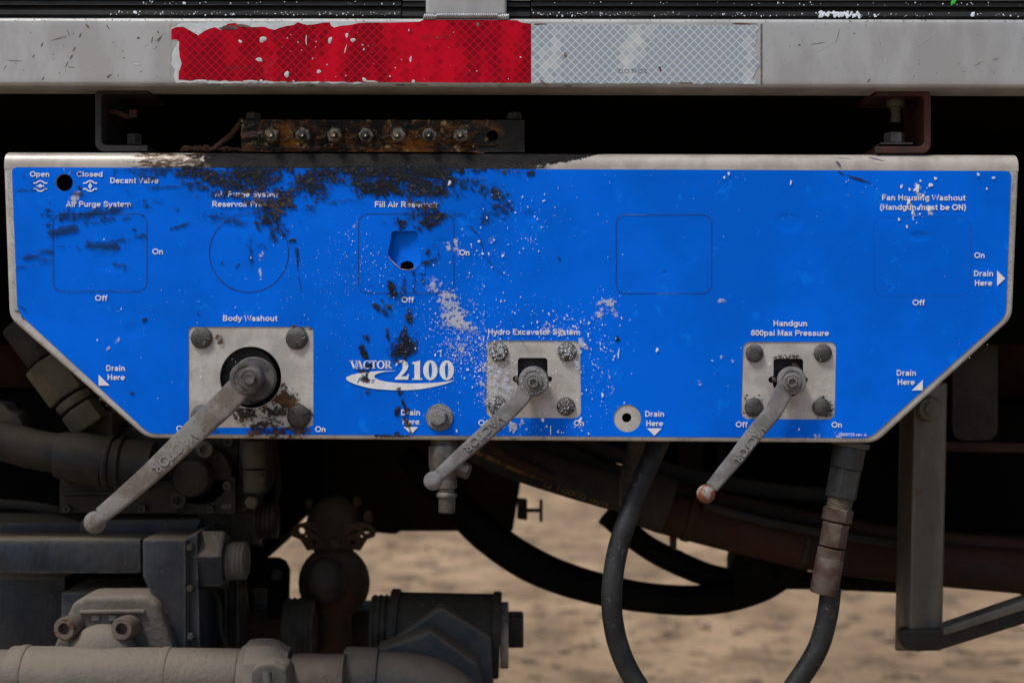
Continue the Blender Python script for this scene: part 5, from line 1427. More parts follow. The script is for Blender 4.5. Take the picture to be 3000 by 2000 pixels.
# ================================================================== things below the panel, near
dv = empty('drain_valve', 'small grey drain cock hanging under the panel behind the middle lever', 'drain valve', P(1305, 1290, .02))
yv = .022
def vcyl(prof, px, py_top, y, seg=32, phase=0.0, axis=(0, 0, -1)):
    return lathe(prof, P(px, py_top, y), axis, seg, phase)
add('threaded_neck', vcyl([(0, 0), (R(45), 0), (R(45), .004), (R(41), .005), (R(44), .007), (R(40), .0085), (R(43), .0105), (R(43), .014), (0, .014)], 1304, 1278, yv), M['zinc'], dv, angle=25)
add('valve_body', merge(vcyl([(0, 0), (R(50), 0), (R(52), .002), (R(52), .022), (R(48), .030), (R(36), .034), (0, .034)], 1304, 1304, yv, 8, .39)), M['zinc'], dv, angle=25)
add('outlet_boss', lathe([(R(24), 0), (R(24), .018), (R(20), .020), (0, .020)], P(1330, 1366, yv), (1, -.2, -.35), 8), M['zinc'], dv, angle=25)
add('hose_tail', vcyl([(0, 0), (R(29), 0), (R(29), .012), (R(31), .0124), (R(31), .020), (R(24), .0215), (R(24), .025), (R(29), .0265), (R(31), .028), (R(31), .0305), (R(25), .0325), (R(25), .048), (R(22), .050), (0, .050)], 1309, 1378, yv - .004), M['zinc'], dv, angle=30)

wh = empty('wash_hose', 'black rubber hose looping below the panel to a rusty coupling on its right end', 'hose', P(2440, 1300, .04))
hp = [(1945, 1262, .075), (1925, 1310, .068), (1885, 1400, .055), (1846, 1500, .045), (1812, 1600, .038), (1795, 1700, .032), (1793, 1790, .03), (1812, 1890, .03), (1855, 1985, .03), (1930, 2080, .03), (2050, 2150, .03), (2180, 2140, .03), (2270, 2080, .03), (2340, 1990, .03), (2395, 1900, .03), (2422, 1810, .03), (2434, 1725, .03)]
sp_ = smooth_path([P(*q) for q in hp], 10)
add('hose_wall', tube(sp_, R(30.5, .03), 28), M['rubber'], wh, angle=180)
ax = (P(2440, 1300, .03) - P(2410, 1735, .03)).normalized()
def on(t):  # along the coupling from the hose end (t=0) up to the panel (t=1)
    a = Vector((2413, 1738)); b = Vector((2492, 1292))
    q = a.lerp(b, t); return P(q.x, q.y, .03)
def seg_(t0, t1, r, sides=32, b=.0012, ph=0.0, bead=None):
    A, B = on(t0), on(t1); L = (B - A).length; rr = R(r, .03)
    prof = rprof(rr, 0, L, b)
    if bead:
        prof = [(0, 0), (rr, 0)]
        n = bead
        for k in range(n): prof += [(rr, L * (k + .2) / n), (rr * .93, L * (k + .7) / n)]
        prof += [(rr, L), (0, L)]
    return lathe(prof, A, B - A, sides, ph)
add('ferrule', seg_(.0, .235, 41), M['rustfit'], wh)
add('ferrule_collar', seg_(.228, .30, 41, 6, ph=.3), M['rustfit'], wh, angle=20)
add('swivel_nut', seg_(.31, .465, 41, 8, ph=.2), M['rustfit'], wh, angle=20)
add('lock_nut', seg_(.475, .56, 44, 6, ph=.1), M['rustfit'], wh, angle=20)
add('thread', seg_(.56, .63, 38, 28, bead=5), M['palebrass'], wh, angle=20)
add('hex_adapter', seg_(.63, .82, 48, 6, ph=.42), M['darkfit'], wh, angle=20)
add('upper_collar', seg_(.822, .97, 47), M['darkfit'], wh)
add('end_cap', seg_(.965, 1.0, 56), M['dustgrey'], wh)

# ================================================================== frame bar at the right
fb = empty('support_bar', 'upright olive grey steel bar with a diagonal brace at its foot', 'support bar', P(2700, 1890, .25))
y_ = .24
def bar():
    # rectangular tube turned about the vertical so that a dark side shows
    V = []
    for py in (1120, 1905):
        for (px, yy) in ((2628, y_ + .07), (2672, y_), (2764, y_ + .012), (2768, y_ + .085)):
            V.append(P(px + (py - 1500) * -.020, py, yy))
    F = [[0, 1, 5, 4], [1, 2, 6, 5], [2, 3, 7, 6], [3, 0, 4, 7], [3, 2, 1, 0], [4, 5, 6, 7]]
    bm = bmesh.new(); vs = [bm.verts.new(v) for v in V]
    for f in F: bm.faces.new([vs[i] for i in f])
    bmesh.ops.recalc_face_normals(bm, faces=bm.faces)
    bevel_bm(bm, .004, 3)
    return bm_out(bm)
add('upright', bar(), M['olive'], fb)
add('pivot_boss', lathe([(R(42), 0), (R(42), .010), (R(36), .014), (R(22), .014), (R(20), .018), (0, .018)], P(2718, 1196, y_ + .003), (0, -1, 0), 30), M['olive'], fb)
add('diagonal_brace', prism([(2648, 1842), (2638, 1856), (2641, 1884), (2658, 1902), (2690, 1909), (2764, 1901), (3120, 1790), (3120, 1718), (2762, 1844), (2700, 1843)], y_ - .004, .022, .005, 3), M['darkiron'], fb)
add('brace_tube', prism([(2764, 1838), (3130, 1712), (3130, 1745), (2764, 1862)], y_ - .012, .03, .003), M['olive'], fb)
# ================================================================== hoses and pipes across the middle
def ptube(lst, r, seg=24, n=10, rads=None):
    sp = smooth_path([P(*q) for q in lst], n)
    ym = sum(q[2] for q in lst) / len(lst)
    if rads is not None:
        rr = np.interp(np.linspace(0, 1, len(sp)), np.linspace(0, 1, len(rads)), [R(x, ym) for x in rads])
    else: rr = R(r, ym)
    return tube(sp, list(rr) if rads is not None else rr, seg)
h1 = empty('printed_hose', 'thick grey hose with faded yellow print running down to the right', 'hose', P(1650, 1400, .40))
add('hose_wall', ptube([(1240, 1190, .40), (1370, 1285, .40), (1500, 1345, .40), (1700, 1410, .40), (1930, 1475, .40)], 56), M['rubber_dust'], h1)
add('coupling_collar', pcyl((1880, 1455), (1955, 1482), 84, .40), M['rubber_dust'], h1)
def band(t0, t1, off, w, y=.40):
    pts = [(1370, 1285), (1500, 1345), (1700, 1410), (1930, 1475)]
    out = []
    for t in np.linspace(t0, t1, 12):
        i = min(int(t * 3), 2); f = t * 3 - i
        x = pts[i][0] * (1 - f) + pts[i + 1][0] * f; yv_ = pts[i][1] * (1 - f) + pts[i + 1][1] * f
        out.append((x, yv_ + off))
    rr = R(56, y)
    return polyline(out, w, y - math.sqrt(max(rr ** 2 - R(off + 0, y) ** 2, 0)) - .0015)
add('yellow_stripe', band(.0, .5, 22, 20), M['yellow'], h1)
def tube_text(s, x0, y0, x1, y1, cap, yd, mat, parent):
    Vt, Ft = text_mesh(s, 0, 0.0)
    mn, mx = Vt[:, 0].min(), Vt[:, 0].max(); a = np.array([x0, y0]); b = np.array([x1, y1]); u = b - a; L_ = np.linalg.norm(u); u = u / L_; up = np.array([u[1], -u[0]])
    pts = []
    for v in Vt:
        p = a + u * (v[0] - mn) / (mx - mn) * L_ + up * v[1] / CAP * cap
        pts.append(P(p[0], p[1], yd))
    add('lettering', face_front((pts, Ft)), mat, parent, angle=180)
tube_text('G 10000 mm /', 1590, 1425, 1800, 1492, 17, .40 - R(54, .4) + .0025, M['yellow'], h1)
h2 = empty('upper_hose', 'black hose lying just above the yellow printed hose', 'hose', P(1650, 1350, .46))
add('hose_wall', ptube([(1330, 1180, .46), (1500, 1290, .46), (1650, 1345, .46), (1800, 1405, .46), (1900, 1440, .46)], 48), M['darkiron'], h2)
fx_ = empty('crossbar', 'thin black crossbar in the gap under the panel centre', 'bar', P(1700, 1326, .7))
add('bar_rod', prism([(1540, 1270), (1700, 1290), (1860, 1290), (1860, 1336), (1700, 1334), (1540, 1322)], .70, .03, .003), M['blackhose'], fx_)
h3 = empty('sagging_hose', 'thick black hose sagging in a long curve close to the ground', 'hose', P(2000, 1780, .50))
add('hose_wall', ptube([(1180, 1330, .50), (1300, 1440, .50), (1420, 1560, .50), (1560, 1655, .50), (1720, 1715, .50), (1900, 1750, .50), (2080, 1755, .50), (2230, 1715, .50), (2330, 1640, .50), (2400, 1560, .50)], 0, rads=[34, 46, 52, 52, 48, 44, 44, 46, 46, 44]), M['blackhose'], h3)
h4 = empty('inner_hose', 'black hose curving inside the long sagging one', 'hose', P(2000, 1640, .52))
add('hose_wall', ptube([(1780, 1500, .52), (1880, 1590, .52), (1980, 1645, .52), (2100, 1690, .52), (2230, 1695, .52), (2400, 1700, .52), (2680, 1712, .52)], 0, rads=[40, 34, 36, 34, 30, 26, 26]), M['blackhose'], h4)
h5 = empty('vertical_hose', 'dark upright hose behind the looping wash hose', 'hose', P(1830, 1350, .14))
add('hose_wall', ptube([(1880, 1240, .14), (1862, 1310, .15), (1845, 1390, .2), (1838, 1470, .3)], 27), M['rubber'], h5)
st = empty('hose_strap', 'small dark hanging strap under the red brown pipe', 'strap', P(1975, 1600, .5))
add('strap_band', prism([(1965, 1550), (1985, 1550), (1982, 1610), (1968, 1610)], .50, .03, .002), M['darkiron'], st)
rp = empty('red_brown_pipe', 'long dusty red brown pipe running right from the hose coupling', 'pipe', P(2400, 1580, .42))
add('pipe_wall', ptube([(1940, 1500, .42), (2150, 1555, .42), (2400, 1612, .42), (2700, 1650, .42), (3150, 1690, .42)], 62), M['redpipe'], rp)
add('upper_line', ptube([(1930, 1432, .46), (2150, 1478, .46), (2400, 1530, .46), (2700, 1580, .46), (3150, 1615, .46)], 28), M['redpipe'], rp)
add('pipe_clamp', pcyl((2008, 1516), (2030, 1522), 68, .42), M['redpipe'], rp)
add('pipe_clamp', pcyl((2345, 1600), (2358, 1603), 66, .42), M['darkiron'], rp)
bt_ = empty('bracket_block', 'black bracket hanging from the red brown pipe above the hose bend', 'bracket', P(2200, 1700, .48))
add('bracket_plate', prism([(2155, 1605), (2290, 1620), (2288, 1655), (2262, 1672), (2280, 1700), (2235, 1760), (2150, 1760), (2145, 1650)], .47, .06, .004), M['blackhose'], bt_)
bx_ = empty('dark_fill_box', 'large black filler box under the truck behind the red brown pipe', 'box', P(2500, 1560, .85))
add('box_shell', prism([(1870, 1180), (3300, 1180), (3300, 1610), (2650, 1600), (2500, 1560), (2200, 1545), (1880, 1500)], .62, .3, .01), M['dark'], bx_)  # stand-in volume, added to hold this area under the truck black
r2 = empty('rear_rail', 'dark brown rail seen right of the upright bar', 'rail', P(2900, 1600, .5))
add('rail_beam', prism([(2700, 1585), (3250, 1600), (3250, 1705), (2690, 1690)], .50, .05, .004), M['brown'], r2)
add('rail_flange', prism([(2600, 1560), (3250, 1572), (3250, 1592), (2600, 1580)], .48, .03, .003), M['brown'], r2)
tg = empty('rear_tyre_edge', 'black curved edge at the far right of the ground gap', 'mud flap', P(3050, 1700, .7))
add('flap_sheet', prism([(2975, 1640), (3300, 1640), (3300, 2000), (3060, 1860), (3005, 1770)], .70, .02, .004), M['blackhose'], tg)

tk = empty('brown_tank', 'dark brown tank behind the lever of the drain cock', 'tank', P(1200, 1550, .62))
add('tank_shell', prism([(900, 1180), (1560, 1180), (1538, 1330), (1502, 1556), (1170, 1556), (1160, 1566), (1120, 1562), (900, 1545)], .62, .3, .012), M['brown'], tk)
pc = empty('petcock', 'tiny T-shaped tap on the side of the brown tank', 'tap', P(1560, 1490, .60))
add('tap_body', merge(prism([(1515, 1462), (1545, 1465), (1545, 1525), (1515, 1520)], .60, .03, .003), pcyl((1540, 1494), (1585, 1494), 6, .61)), M['darkiron'], pc)
add('tap_handle', pcyl((1585, 1462), (1585, 1528), 5, .61), M['darkiron'], pc)

# ================================================================== gate valve
gv = empty('gate_valve', 'rusty dark gate valve with two pierced ears left of centre', 'gate valve', P(980, 1850, .40))
yg = .40
def sph(px, py, rx, ry, rz, y, n=28):
    bm = bmesh.new(); bmesh.ops.create_uvsphere(bm, u_segments=n, v_segments=n // 2, radius=1)
    c = P(px, py, y)
    for v in bm.verts: v.co = Vector((v.co.x * R(rx, y), v.co.y * R(rz, y), v.co.z * R(ry, y))) + c
    return bm_out(bm)
add('bonnet', merge(sph(978, 1545, 82, 95, 70, yg), pcyl((978, 1600), (978, 1655), 48, yg)), M['rustiron'], gv)
def ear(flip):
    f = (lambda x: 1955 - x) if flip else (lambda x: x)
    pts = [(955, 1535), (900, 1528), (868, 1538), (854, 1555), (858, 1572), (880, 1580), (892, 1600), (900, 1612), (930, 1608), (965, 1600)]
    o = [(f(a), b) for a, b in pts]
    V, Fc, X, Y = sheet(near(sd_poly(o), 840, 1520, 1110, 1620, 200), [near(sd_circ(f(883), 1555, 10), 860, 1530, 1095, 1580), near(sd_circ(f(922), 1588, 9), 900, 1570, 1060, 1600), near(sd_poly([(f(903), 1549), (f(945), 1557), (f(952), 1575), (f(940), 1574), (f(905), 1556)]), 895, 1540, 1060, 1580), near(sd_circ(f(897), 1571, 5), 885, 1560, 1070, 1582)], 840, 1520, 1115, 1620, 3, yg - .03)
    n = len(V); V2 = V + np.array([0, .012, 0])
    # close front, back and every rim
    ed = {}
    for q in Fc.tolist():
        for i in range(4):
            e = (q[i], q[(i + 1) % 4]); ed[e] = 1
    side = [[e[1], e[0], e[0] + n, e[1] + n] for e in ed if (e[1], e[0]) not in ed]
    return np.vstack([V, V2]).tolist(), Fc.tolist() + (Fc + n)[:, ::-1].tolist() + side
add('ear', ear(False), M['rustiron'], gv)
add('ear', ear(True), M['rustiron'], gv)
add('ear_stud', sph(1045, 1470, 13, 16, 13, yg - .02, 16), M['rustiron'], gv)
add('ear_stud', sph(905, 1475, 12, 16, 13, yg - .02, 16), M['rustiron'], gv)
add('ear_stud', sph(1078, 1515, 15, 22, 13, yg - .02, 16), M['rustiron'], gv)
add('valve_body', merge(sph(979, 1705, 105, 108, 90, yg), pcyl((978, 1790), (978, 2100), 52, yg)), M['rustiron'], gv)
add('side_port', sph(955, 1700, 60, 70, 60, yg - .055, 20), M['darkiron'], gv)
add('bonnet_bolt', lathe([(R(15, yg), 0), (R(15, yg), .01), (0, .012)], P(985, 1590, yg - .045), (0, -1, 0), 6), M['rustiron'], gv)

# ================================================================== tee fitting with plug
tf = empty('pipe_tee', 'dark horizontal pipe tee with a square end plug', 'pipe fitting', P(1300, 1850, .34))
yt = .34
add('tee_body', pcyl((1150, 1852), (1455, 1858), 118, yt, b=.004), M['darkiron'], tf)
add('flange', pcyl((1142, 1852), (1170, 1853), 128, yt, b=.003), M['darkiron'], tf)
add('flange', pcyl((1440, 1858), (1466, 1859), 126, yt, b=.003), M['darkiron'], tf)
add('gasket_ring', pcyl((1466, 1859), (1490, 1859), 96, yt, b=.002), worn('pale_gasket', (.26, .24, .22), (.12, .10, .09), rough=.6, scale=30), tf)
add('square_plug', pbox(1488, 1808, 1534, 1898, yt - .015, .05, .003), M['darkiron'], tf)
add('thread', lathe([(0, 0)] + [(R(104 + (k % 2) * 5, yt), .004 * k) for k in range(14)] + [(0, .052)], P(1090, 1850, yt), (1, 0, 0), 40), M['darkiron'], tf, angle=15)
add('thread', lathe([(0, 0)] + [(R(95 + (k % 2) * 5, yt), .004 * k) for k in range(12)] + [(0, .045)], P(836, 1850, yt), (1, 0, 0), 40), M['darkiron'], tf, angle=15)

# ================================================================== elbow in the foreground
el = empty('pipe_elbow', 'dusty blue cast elbow turning down at the bottom edge', 'pipe fitting', P(1250, 1990, .16))
ye = .17
add('hex_collar', prism([(1120, 2100), (1126, 1888), (1292, 1776), (1440, 1868), (1446, 2100)], ye + .10, .08, .006, 3), M['elbow'], el)
add('inner_collar', prism([(1090, 2100), (1100, 1905), (1262, 1846), (1400, 1944), (1425, 2100)], ye + .05, .06, .006, 3), M['elbow'], el)
add('elbow_bend', ptube([(1100, 2000, ye), (1170, 2003, ye), (1260, 2020, ye), (1330, 2070, ye), (1370, 2160, ye), (1380, 2300, ye)], 92, 32), M['elbow'], el, angle=180)
add('elbow_mouth', pcyl((1005, 1998), (1110, 2001), 104, ye, b=.005), M['elbow'], el)

dp = empty('discharge_pipe', 'thick dust-covered beige pipe along the bottom left edge', 'pipe', P(300, 1990, .13))
yp = .14
add('pipe_wall', merge(pcyl((30, 1990), (705, 1998), 98, yp, b=.003, seg=48), pcyl((-120, 1992), (34, 1991), 88, yp, b=.003, seg=48)), M['dust'], dp)
add('pipe_seam', pcyl((478, 1994), (500, 1994), 99.5, yp, b=.001, seg=48), M['dust'], dp)
add('rusty_section', pcyl((855, 2000), (1012, 2001), 86, yp, b=.002, seg=40), M['rustpipe'], dp)
cl = empty('pipe_coupling', 'grey ribbed clamp coupling between the beige pipe and the rusty pipe', 'pipe coupling', P(787, 1990, .12))
add('clamp_ring', merge(lathe([(0, 0), (R(104, yp), .002), (R(110, yp), .006), (R(124, yp), .012), (R(128, yp), .022), (R(128, yp), .040), (R(122, yp), .050), (R(106, yp), .060), (R(104, yp), .064), (0, .066)], P(702, 1999, yp), (1, 0, 0), 12, .13)), M['dustgrey'], cl, angle=28)
add('clamp_lug', prism([(738, 1960), (760, 1942), (800, 1940), (838, 1956), (846, 2040), (730, 2040)], yp - .072, .05, .005, 3), M['dustgrey'], cl)
add('clamp_bolt', pcyl((782, 1966), (786, 2060), 14, yp - .085), M['zinc'], cl)

pf = empty('pump_flange', 'dust-covered pump flange with two hollow cap bolts above the beige pipe', 'pump flange', P(320, 1890, .12))
yf = .17
add('flange_plate', prism([(150, 1910), (184, 1830), (212, 1765), (250, 1746), (428, 1745), (462, 1768), (512, 1910)], yf, .07, .008, 3), M['dust'], pf)
add('pipe_boss', sph(300, 1935, 108, 108, 70, yf - .01, 30), M['dust'], pf)
def capbolt(px, py):
    r = R(34, yf)
    return lathe([(r, 0), (r, .026), (r * .88, .030), (r * .52, .030), (r * .50, .018), (0, .018)], P(px, py, yf), (-.12, -1, .05), 30)
for q in ((216, 1832), (382, 1832)):
    add('cap_bolt', capbolt(*q), M['rustpipe'], pf)

# ================================================================== pump and its mounts at the left
pm = empty('pump_block', 'blue grey pump housing behind the dusty flange', 'pump', P(300, 1900, .3))
add('housing', prism([(178, 1735), (420, 1735), (420, 2100), (178, 2100)], .24, .12, .004), M['bluegrey'], pm)
add('side_housing', prism([(-150, 1690), (190, 1690), (190, 2100), (-150, 2100)], .34, .1, .004), M['bluegrey'], pm)
sb = empty('support_bracket', 'tall blue grey gusset bracket beside the large hex nut', 'bracket', P(480, 1890, .2))
add('gusset', prism([(416, 1578), (545, 1580), (545, 2060), (522, 2060), (498, 1900), (462, 1790), (432, 1720), (417, 1690)], .19, .14, .004), M['bluegrey'], sb)
add('bracket_plate', prism([(548, 1572), (578, 1560), (590, 2060), (550, 2060)], .20, .12, .003), M['bluegrey'], sb)
add('rear_plate', prism([(590, 1650), (700, 1640), (720, 2100), (590, 2100)], .32, .06, .004), M['darkiron'], sb)
for q in (622, 655, 690):
    add('plate_rib', prism([(q, 1700), (q + 10, 1700), (q + 12, 2090), (q, 2090)], .305, .02, .002), M['darkiron'], sb)
hb = empty('tie_rod', 'dark blue tie rod ending in a big hex nut', 'tie rod', P(300, 1640, .2))
add('rod', merge(pbox(-150, 1578, 414, 1682, .22, .07, .008)), M['bluegrey'], hb)
add('hex_nut', lathe(rprof(R(92, .22), 0, R(88, .22), .004), P(579, 1640, .24), (1, 0, 0), 6, 0), M['bluegrey'], hb, angle=20)
add('threaded_end', lathe([(0, 0)] + [(R(54 + (k % 2) * 3.5, .22), .0028 * k) for k in range(10)] + [(R(46, .22), .0285), (0, .0285)], P(664, 1642, .24), (1, 0, 0), 32), M['dustgrey'], hb, angle=15)
tr2 = empty('upper_tie_rod', 'second dark tie rod nut above and behind the big hex nut', 'tie rod', P(740, 1520, .3))
add('hex_nut', lathe(rprof(R(88, .32), 0, R(78, .32), .004), P(686, 1520, .34), (1, 0, 0), 6, 0), M['darkiron'], tr2, angle=20)
add('threaded_end', lathe([(0, 0)] + [(R(50 + (k % 2) * 3.5, .32), .003 * k) for k in range(10)] + [(0, .030)], P(756, 1525, .34), (1, 0, 0), 32), M['darkiron'], tr2, angle=15)
add('rod_sleeve', pcyl((590, 1520), (690, 1520), 60, .34), M['darkiron'], tr2)
tp = empty('top_plate', 'dusty steel plate behind the ball of the longest lever', 'plate', P(330, 1560, .22))
add('plate_slab', prism([(234, 1522), (592, 1520), (560, 1580), (234, 1580)], .30, .10, .004), M['bluegrey'], tp)
add('rear_slab', prism([(-150, 1530), (240, 1530), (240, 1580), (-150, 1580)], .34, .12, .004), M['bluegrey'], tp)
# ================================================================== hydraulic valve block and hose under the left corner
hv = empty('hydraulic_block', 'dark hydraulic valve block under the lower left corner of the panel', 'hydraulic block', P(430, 1500, .26))
yh = .27
add('block_base', prism([(172, 1388), (690, 1395), (690, 1508), (172, 1502)], yh, .12, .005), M['darkiron'], hv)
add('block_upper', prism([(330, 1250), (700, 1250), (700, 1400), (330, 1400)], yh + .03, .10, .006), M['darkiron'], hv)
add('flange_disc', lathe(rprof(R(95, yh), 0, .03, .006), P(600, 1390, yh + .03), (0, -1, 0), 36), M['darkiron'], hv)
add('port_cap', lathe(rprof(R(58, yh), 0, .045, .012), P(578, 1392, yh + .01), (0, -1, 0), 30), M['darkiron'], hv)
add('hex_bolt', lathe([(R(24, yh), 0), (R(24, yh), .012), (R(13, yh), .012), (R(12, yh), .006), (0, .006)], P(603, 1314, yh), (0, -1, 0), 20), M['dustgrey'], hv)
add('hex_bolt', lathe([(R(24, yh), 0), (R(24, yh), .012), (R(13, yh), .012), (R(12, yh), .006), (0, .006)], P(526, 1462, yh), (0, -1, 0), 20), M['darkiron'], hv)
add('end_cover', prism([(700, 1260), (790, 1260), (780, 1430), (720, 1500), (694, 1506)], yh + .02, .08, .006), M['darkiron'], hv)
add('valve_spool', merge(pcyl((745, 1290), (745, 1370), 34, yh), pcyl((745, 1375), (745, 1440), 32, yh)), M['dimgrey'], hv)
add('maker_plate', prism([(650, 1476), (678, 1476), (678, 1490), (650, 1490)], yh - .001, .001, 0), worn('small_plate', (.07, .07, .07), (.02, .02, .02), rough=.5, scale=300), hv)
sh = empty('suction_hose', 'thick dusty black hose with clamp entering from the left edge', 'hose', P(150, 1330, .2))
ys_ = .22
add('hose_wall', ptube([(-150, 1275, ys_), (0, 1290, ys_), (110, 1318, ys_), (200, 1330, ys_)], 58, 32), M['rubber_dust'], sh, angle=180)
add('hose_cuff', ptube([(172, 1332, ys_), (235, 1340, ys_), (312, 1352, ys_)], 0, 32, rads=[66, 74, 74]), M['rubber_dust'], sh, angle=60)
add('hose_clamp', merge(pcyl((312, 1352), (334, 1354), 80, ys_, b=.004), pcyl((352, 1354), (366, 1355), 82, ys_, b=.004)), M['rubber_dust'], sh)
add('hose_end', ptube([(330, 1354, ys_), (380, 1358, ys_), (450, 1364, ys_)], 72, 32), M['rubber_dust'], sh)
ff = empty('diagonal_fitting', 'dusty brass hose fitting running diagonally behind the left corner', 'hose fitting', P(200, 1150, .25))
yd = .25
def dseg(t0, t1, r, sides=28):
    a = Vector((70, 975)); b = Vector((275, 1255)); p, q = a.lerp(b, t0), a.lerp(b, t1)
    A, B = P(p.x, p.y, yd), P(q.x, q.y, yd)
    return lathe(rprof(R(r, yd), 0, (B - A).length, .003), A, B - A, sides, .3)
add('sleeve', dseg(-.1, .28, 50), M['darkiron'], ff)
add('hex_body', dseg(.30, .66, 66, 6), M['palebrass'], ff, angle=20)
add('collar', dseg(.68, .76, 56), M['palebrass'], ff)
add('lower_nut', dseg(.78, .98, 58, 6), M['palebrass'], ff, angle=20)
ff2 = empty('fitting_base', 'pale block standing on the hydraulic block below the diagonal fitting', 'fitting', P(260, 1225, .28))
add('base_block', pbox(215, 1205, 330, 1290, .27, .06, .004), M['palebrass'], ff2)
pf2 = empty('side_fitting', 'pale corner of a fitting at the left edge above the thick hose', 'fitting', P(20, 1210, .3))
add('fitting_corner', prism([(-80, 1170), (8, 1182), (30, 1205), (52, 1212), (70, 1250), (-80, 1250)], .30, .05, .004), M['palebrass'], pf2)
# added black mass that keeps the space behind all of this dark
gh = empty('dark_fill_mass', 'black filler mass keeping the space behind the pump dark', 'housing', P(300, 1700, .5))
add('fill_shell', prism([(-250, 1150), (905, 1150), (905, 1480), (870, 1530), (788, 1612), (792, 1632), (700, 1636), (705, 2200), (-250, 2200)], .46, .25, .01), M['dark'], gh)
lb = empty('latch_bracket', 'black rounded bracket plate left of the gate valve', 'bracket', P(780, 1700, .42))
add('bracket_plate', merge(prism([(700, 1636), (812, 1636), (834, 1646), (846, 1672), (842, 1800), (784, 1800), (782, 1722), (700, 1722)], .42, .02, .003), prism([(730, 1728), (700, 1728), (700, 1800), (745, 1800), (745, 1745)], .42, .02, .002), prism([(782, 1732), (842, 1732), (842, 1810), (782, 1810)], .41, .02, .002)), M['blackhose'], lb)
add('bracket_bolt', lathe([(R(16, .4), 0), (R(16, .4), .012), (0, .014)], P(812, 1680, .40), (0, -1, 0), 6), M['darkiron'], lb)
lp = empty('lower_casing', 'dark casing below the gate valve and bracket', 'casing', P(900, 1900, .45))
add('casing_shell', prism([(700, 1790), (1140, 1790), (1140, 2200), (700, 2200)], .46, .1, .006), M['darkiron'], lp)
# more small castings, studs and lines in the machinery
for (px, py, r, yy) in ((352, 1420, 13, .262), (668, 1420, 13, .262), (200, 1405, 11, .262), (200, 1488, 11, .262), (420, 1488, 12, .262), (352, 1300, 15, .29), (672, 1292, 15, .29), (672, 1372, 13, .29), (500, 1300, 13, .29), (620, 1490, 10, .262)):
    add('socket_bolt', lathe([(R(r, yy), 0), (R(r, yy), .008), (R(r * .9, yy), .010), (R(r * .5, yy), .010), (R(r * .45, yy), .006), (0, .006)], P(px, py, yy + .006), (0, -1, 0), 16), M['dimgrey'], hv, angle=25)
for (a, b, c, d_) in ((180, 1440, 330, 1447), (180, 1456, 330, 1462), (440, 1408, 520, 1500), (360, 1330, 470, 1338)):
    add('casting_rib', pbox(a, b, c, d_, .262, .012, .002), M['darkiron'], hv)
add('spool_cap', pcyl((715, 1270), (775, 1270), 16, .262), M['dimgrey'], hv)
add('spool_cap', pcyl((715, 1405), (775, 1405), 12, .262), M['dimgrey'], hv)
add('end_plug', lathe(rprof(R(20, .28), 0, .02, .003), P(742, 1468, .285), (0, -1, 0), 6), M['palebrass'], hv, angle=20)
for (lst, r, lab, at_) in (([(560, 1260, .36), (640, 1330, .30), (690, 1420, .32), (700, 1520, .36), (680, 1640, .42)], 9, 'thin black cable hanging beside the hydraulic block', (690, 1420, .32)),
                           ([(-100, 1470, .31), (60, 1478, .30), (160, 1492, .29), (260, 1520, .32)], 14, 'thin dusty line below the thick hose at the left edge', (60, 1478, .30)),
                           ([(800, 1300, .40), (815, 1400, .40), (800, 1500, .42), (760, 1600, .43)], 10, 'thin dark cable in the gap left of the gate valve', (815, 1400, .40)),
                           ([(600, 1700, .29), (640, 1760, .28), (650, 1860, .27), (700, 1960, .26)], 8, 'thin cable looping below the big hex nut', (640, 1760, .28))):
    q = empty('cable', lab, 'cable', P(*at_))
    add('cable_sheath', ptube(lst, r, 12), M['rubber_dust'], q, angle=180)
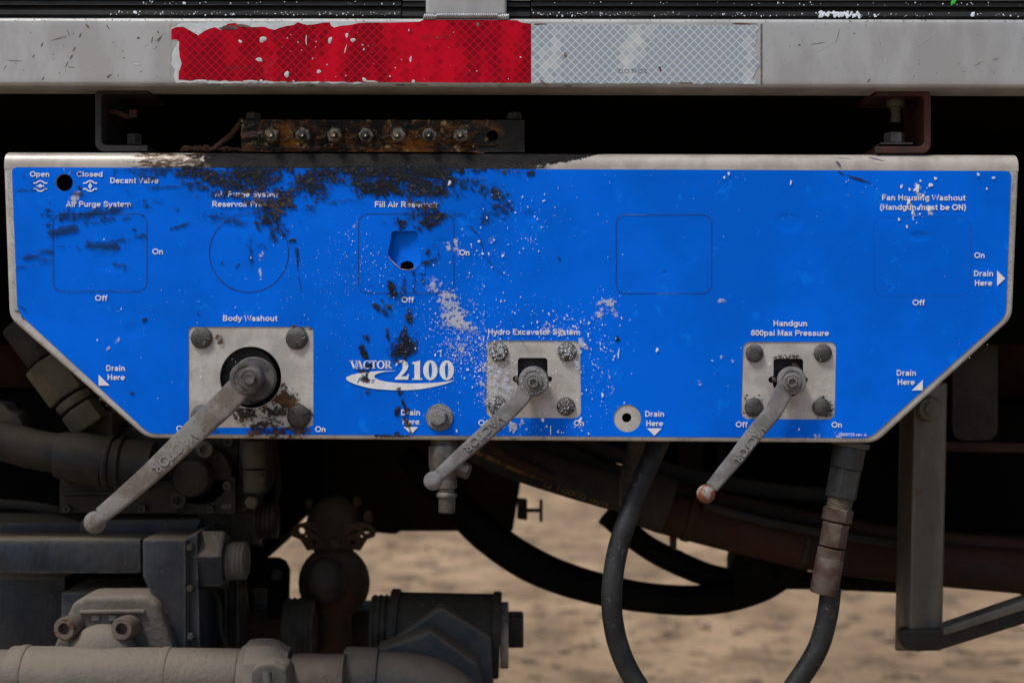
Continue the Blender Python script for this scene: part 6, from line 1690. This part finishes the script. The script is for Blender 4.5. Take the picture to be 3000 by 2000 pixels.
for (px, py) in ((560, 1600), (560, 1720), (562, 1860)):
    add('plate_stud', lathe([(R(12, .2), 0), (R(12, .2), .008), (R(9, .2), .011), (0, .011)], P(px, py, .202), (0, -1, 0), 6), M['dimgrey'], sb, angle=20)
add('weld_seam', ptube([(546, 1580, .197), (548, 1760, .197), (550, 2040, .197)], 5, 8), M['dimgrey'], sb)
add('flange_rib', prism([(232, 1788), (420, 1786), (424, 1796), (228, 1798)], yf - .006, .012, .003), M['dust'], pf)
add('cast_mark', merge(pbox(268, 1800, 290, 1818, yf - .003, .006, .001), pbox(318, 1800, 340, 1818, yf - .003, .006, .001)), M['dustgrey'], pf)
add('pipe_fitting_band', pcyl((60, 1990), (86, 1990), 101, yp, b=.002, seg=48), M['dust'], dp)
ub = empty('hanger_post', 'dim brown upright hanger behind the ball of the Handgun lever', 'post', P(2025, 1500, .58))
add('post_plate', prism([(1985, 1190), (2062, 1190), (2060, 1500), (1988, 1480)], .585, .03, .004), M['brown'], ub)
add('post_flange', prism([(2100, 1300), (2125, 1300), (2125, 1500), (2100, 1495)], .59, .02, .003), M['brown'], ub)
gp = empty('guard_panel', 'dim rounded dark guard panel behind the right cut corner', 'guard', P(2880, 1280, .45))
add('guard_sheet', prism(rrect(2790, 700, 2925, 1290, 34), .45, .02, .004), M['darkiron'], gp)
add('guard_frame', prism([(2760, 1292), (3150, 1302), (3150, 1330), (2760, 1322)], .46, .03, .004), M['redpipe'], gp)
for (lst, r, lab, at_, mt) in (([(1560, 1180, .44), (1700, 1290, .45), (1850, 1345, .45), (2050, 1400, .5), (2300, 1440, .58), (2500, 1452, .66)], 22, 'dusty line crossing above the red brown pipe', (1850, 1345, .45), 'rubber_dust'),
                               ([(1360, 1190, .34), (1430, 1300, .33), (1560, 1375, .36), (1750, 1440, .42)], 16, 'thin rust brown line in front of the printed hose', (1430, 1300, .33), 'redpipe'),
                               ([(2060, 1480, .40), (2250, 1530, .39), (2450, 1568, .39), (2660, 1600, .40)], 13, 'thin dusty line clipped along the red brown pipe', (2250, 1530, .39), 'rubber_dust')):
    q = empty('hydraulic_line', lab, 'hydraulic line', P(*at_))
    add('line_wall', ptube(lst, r, 16), M[mt], q, angle=180)
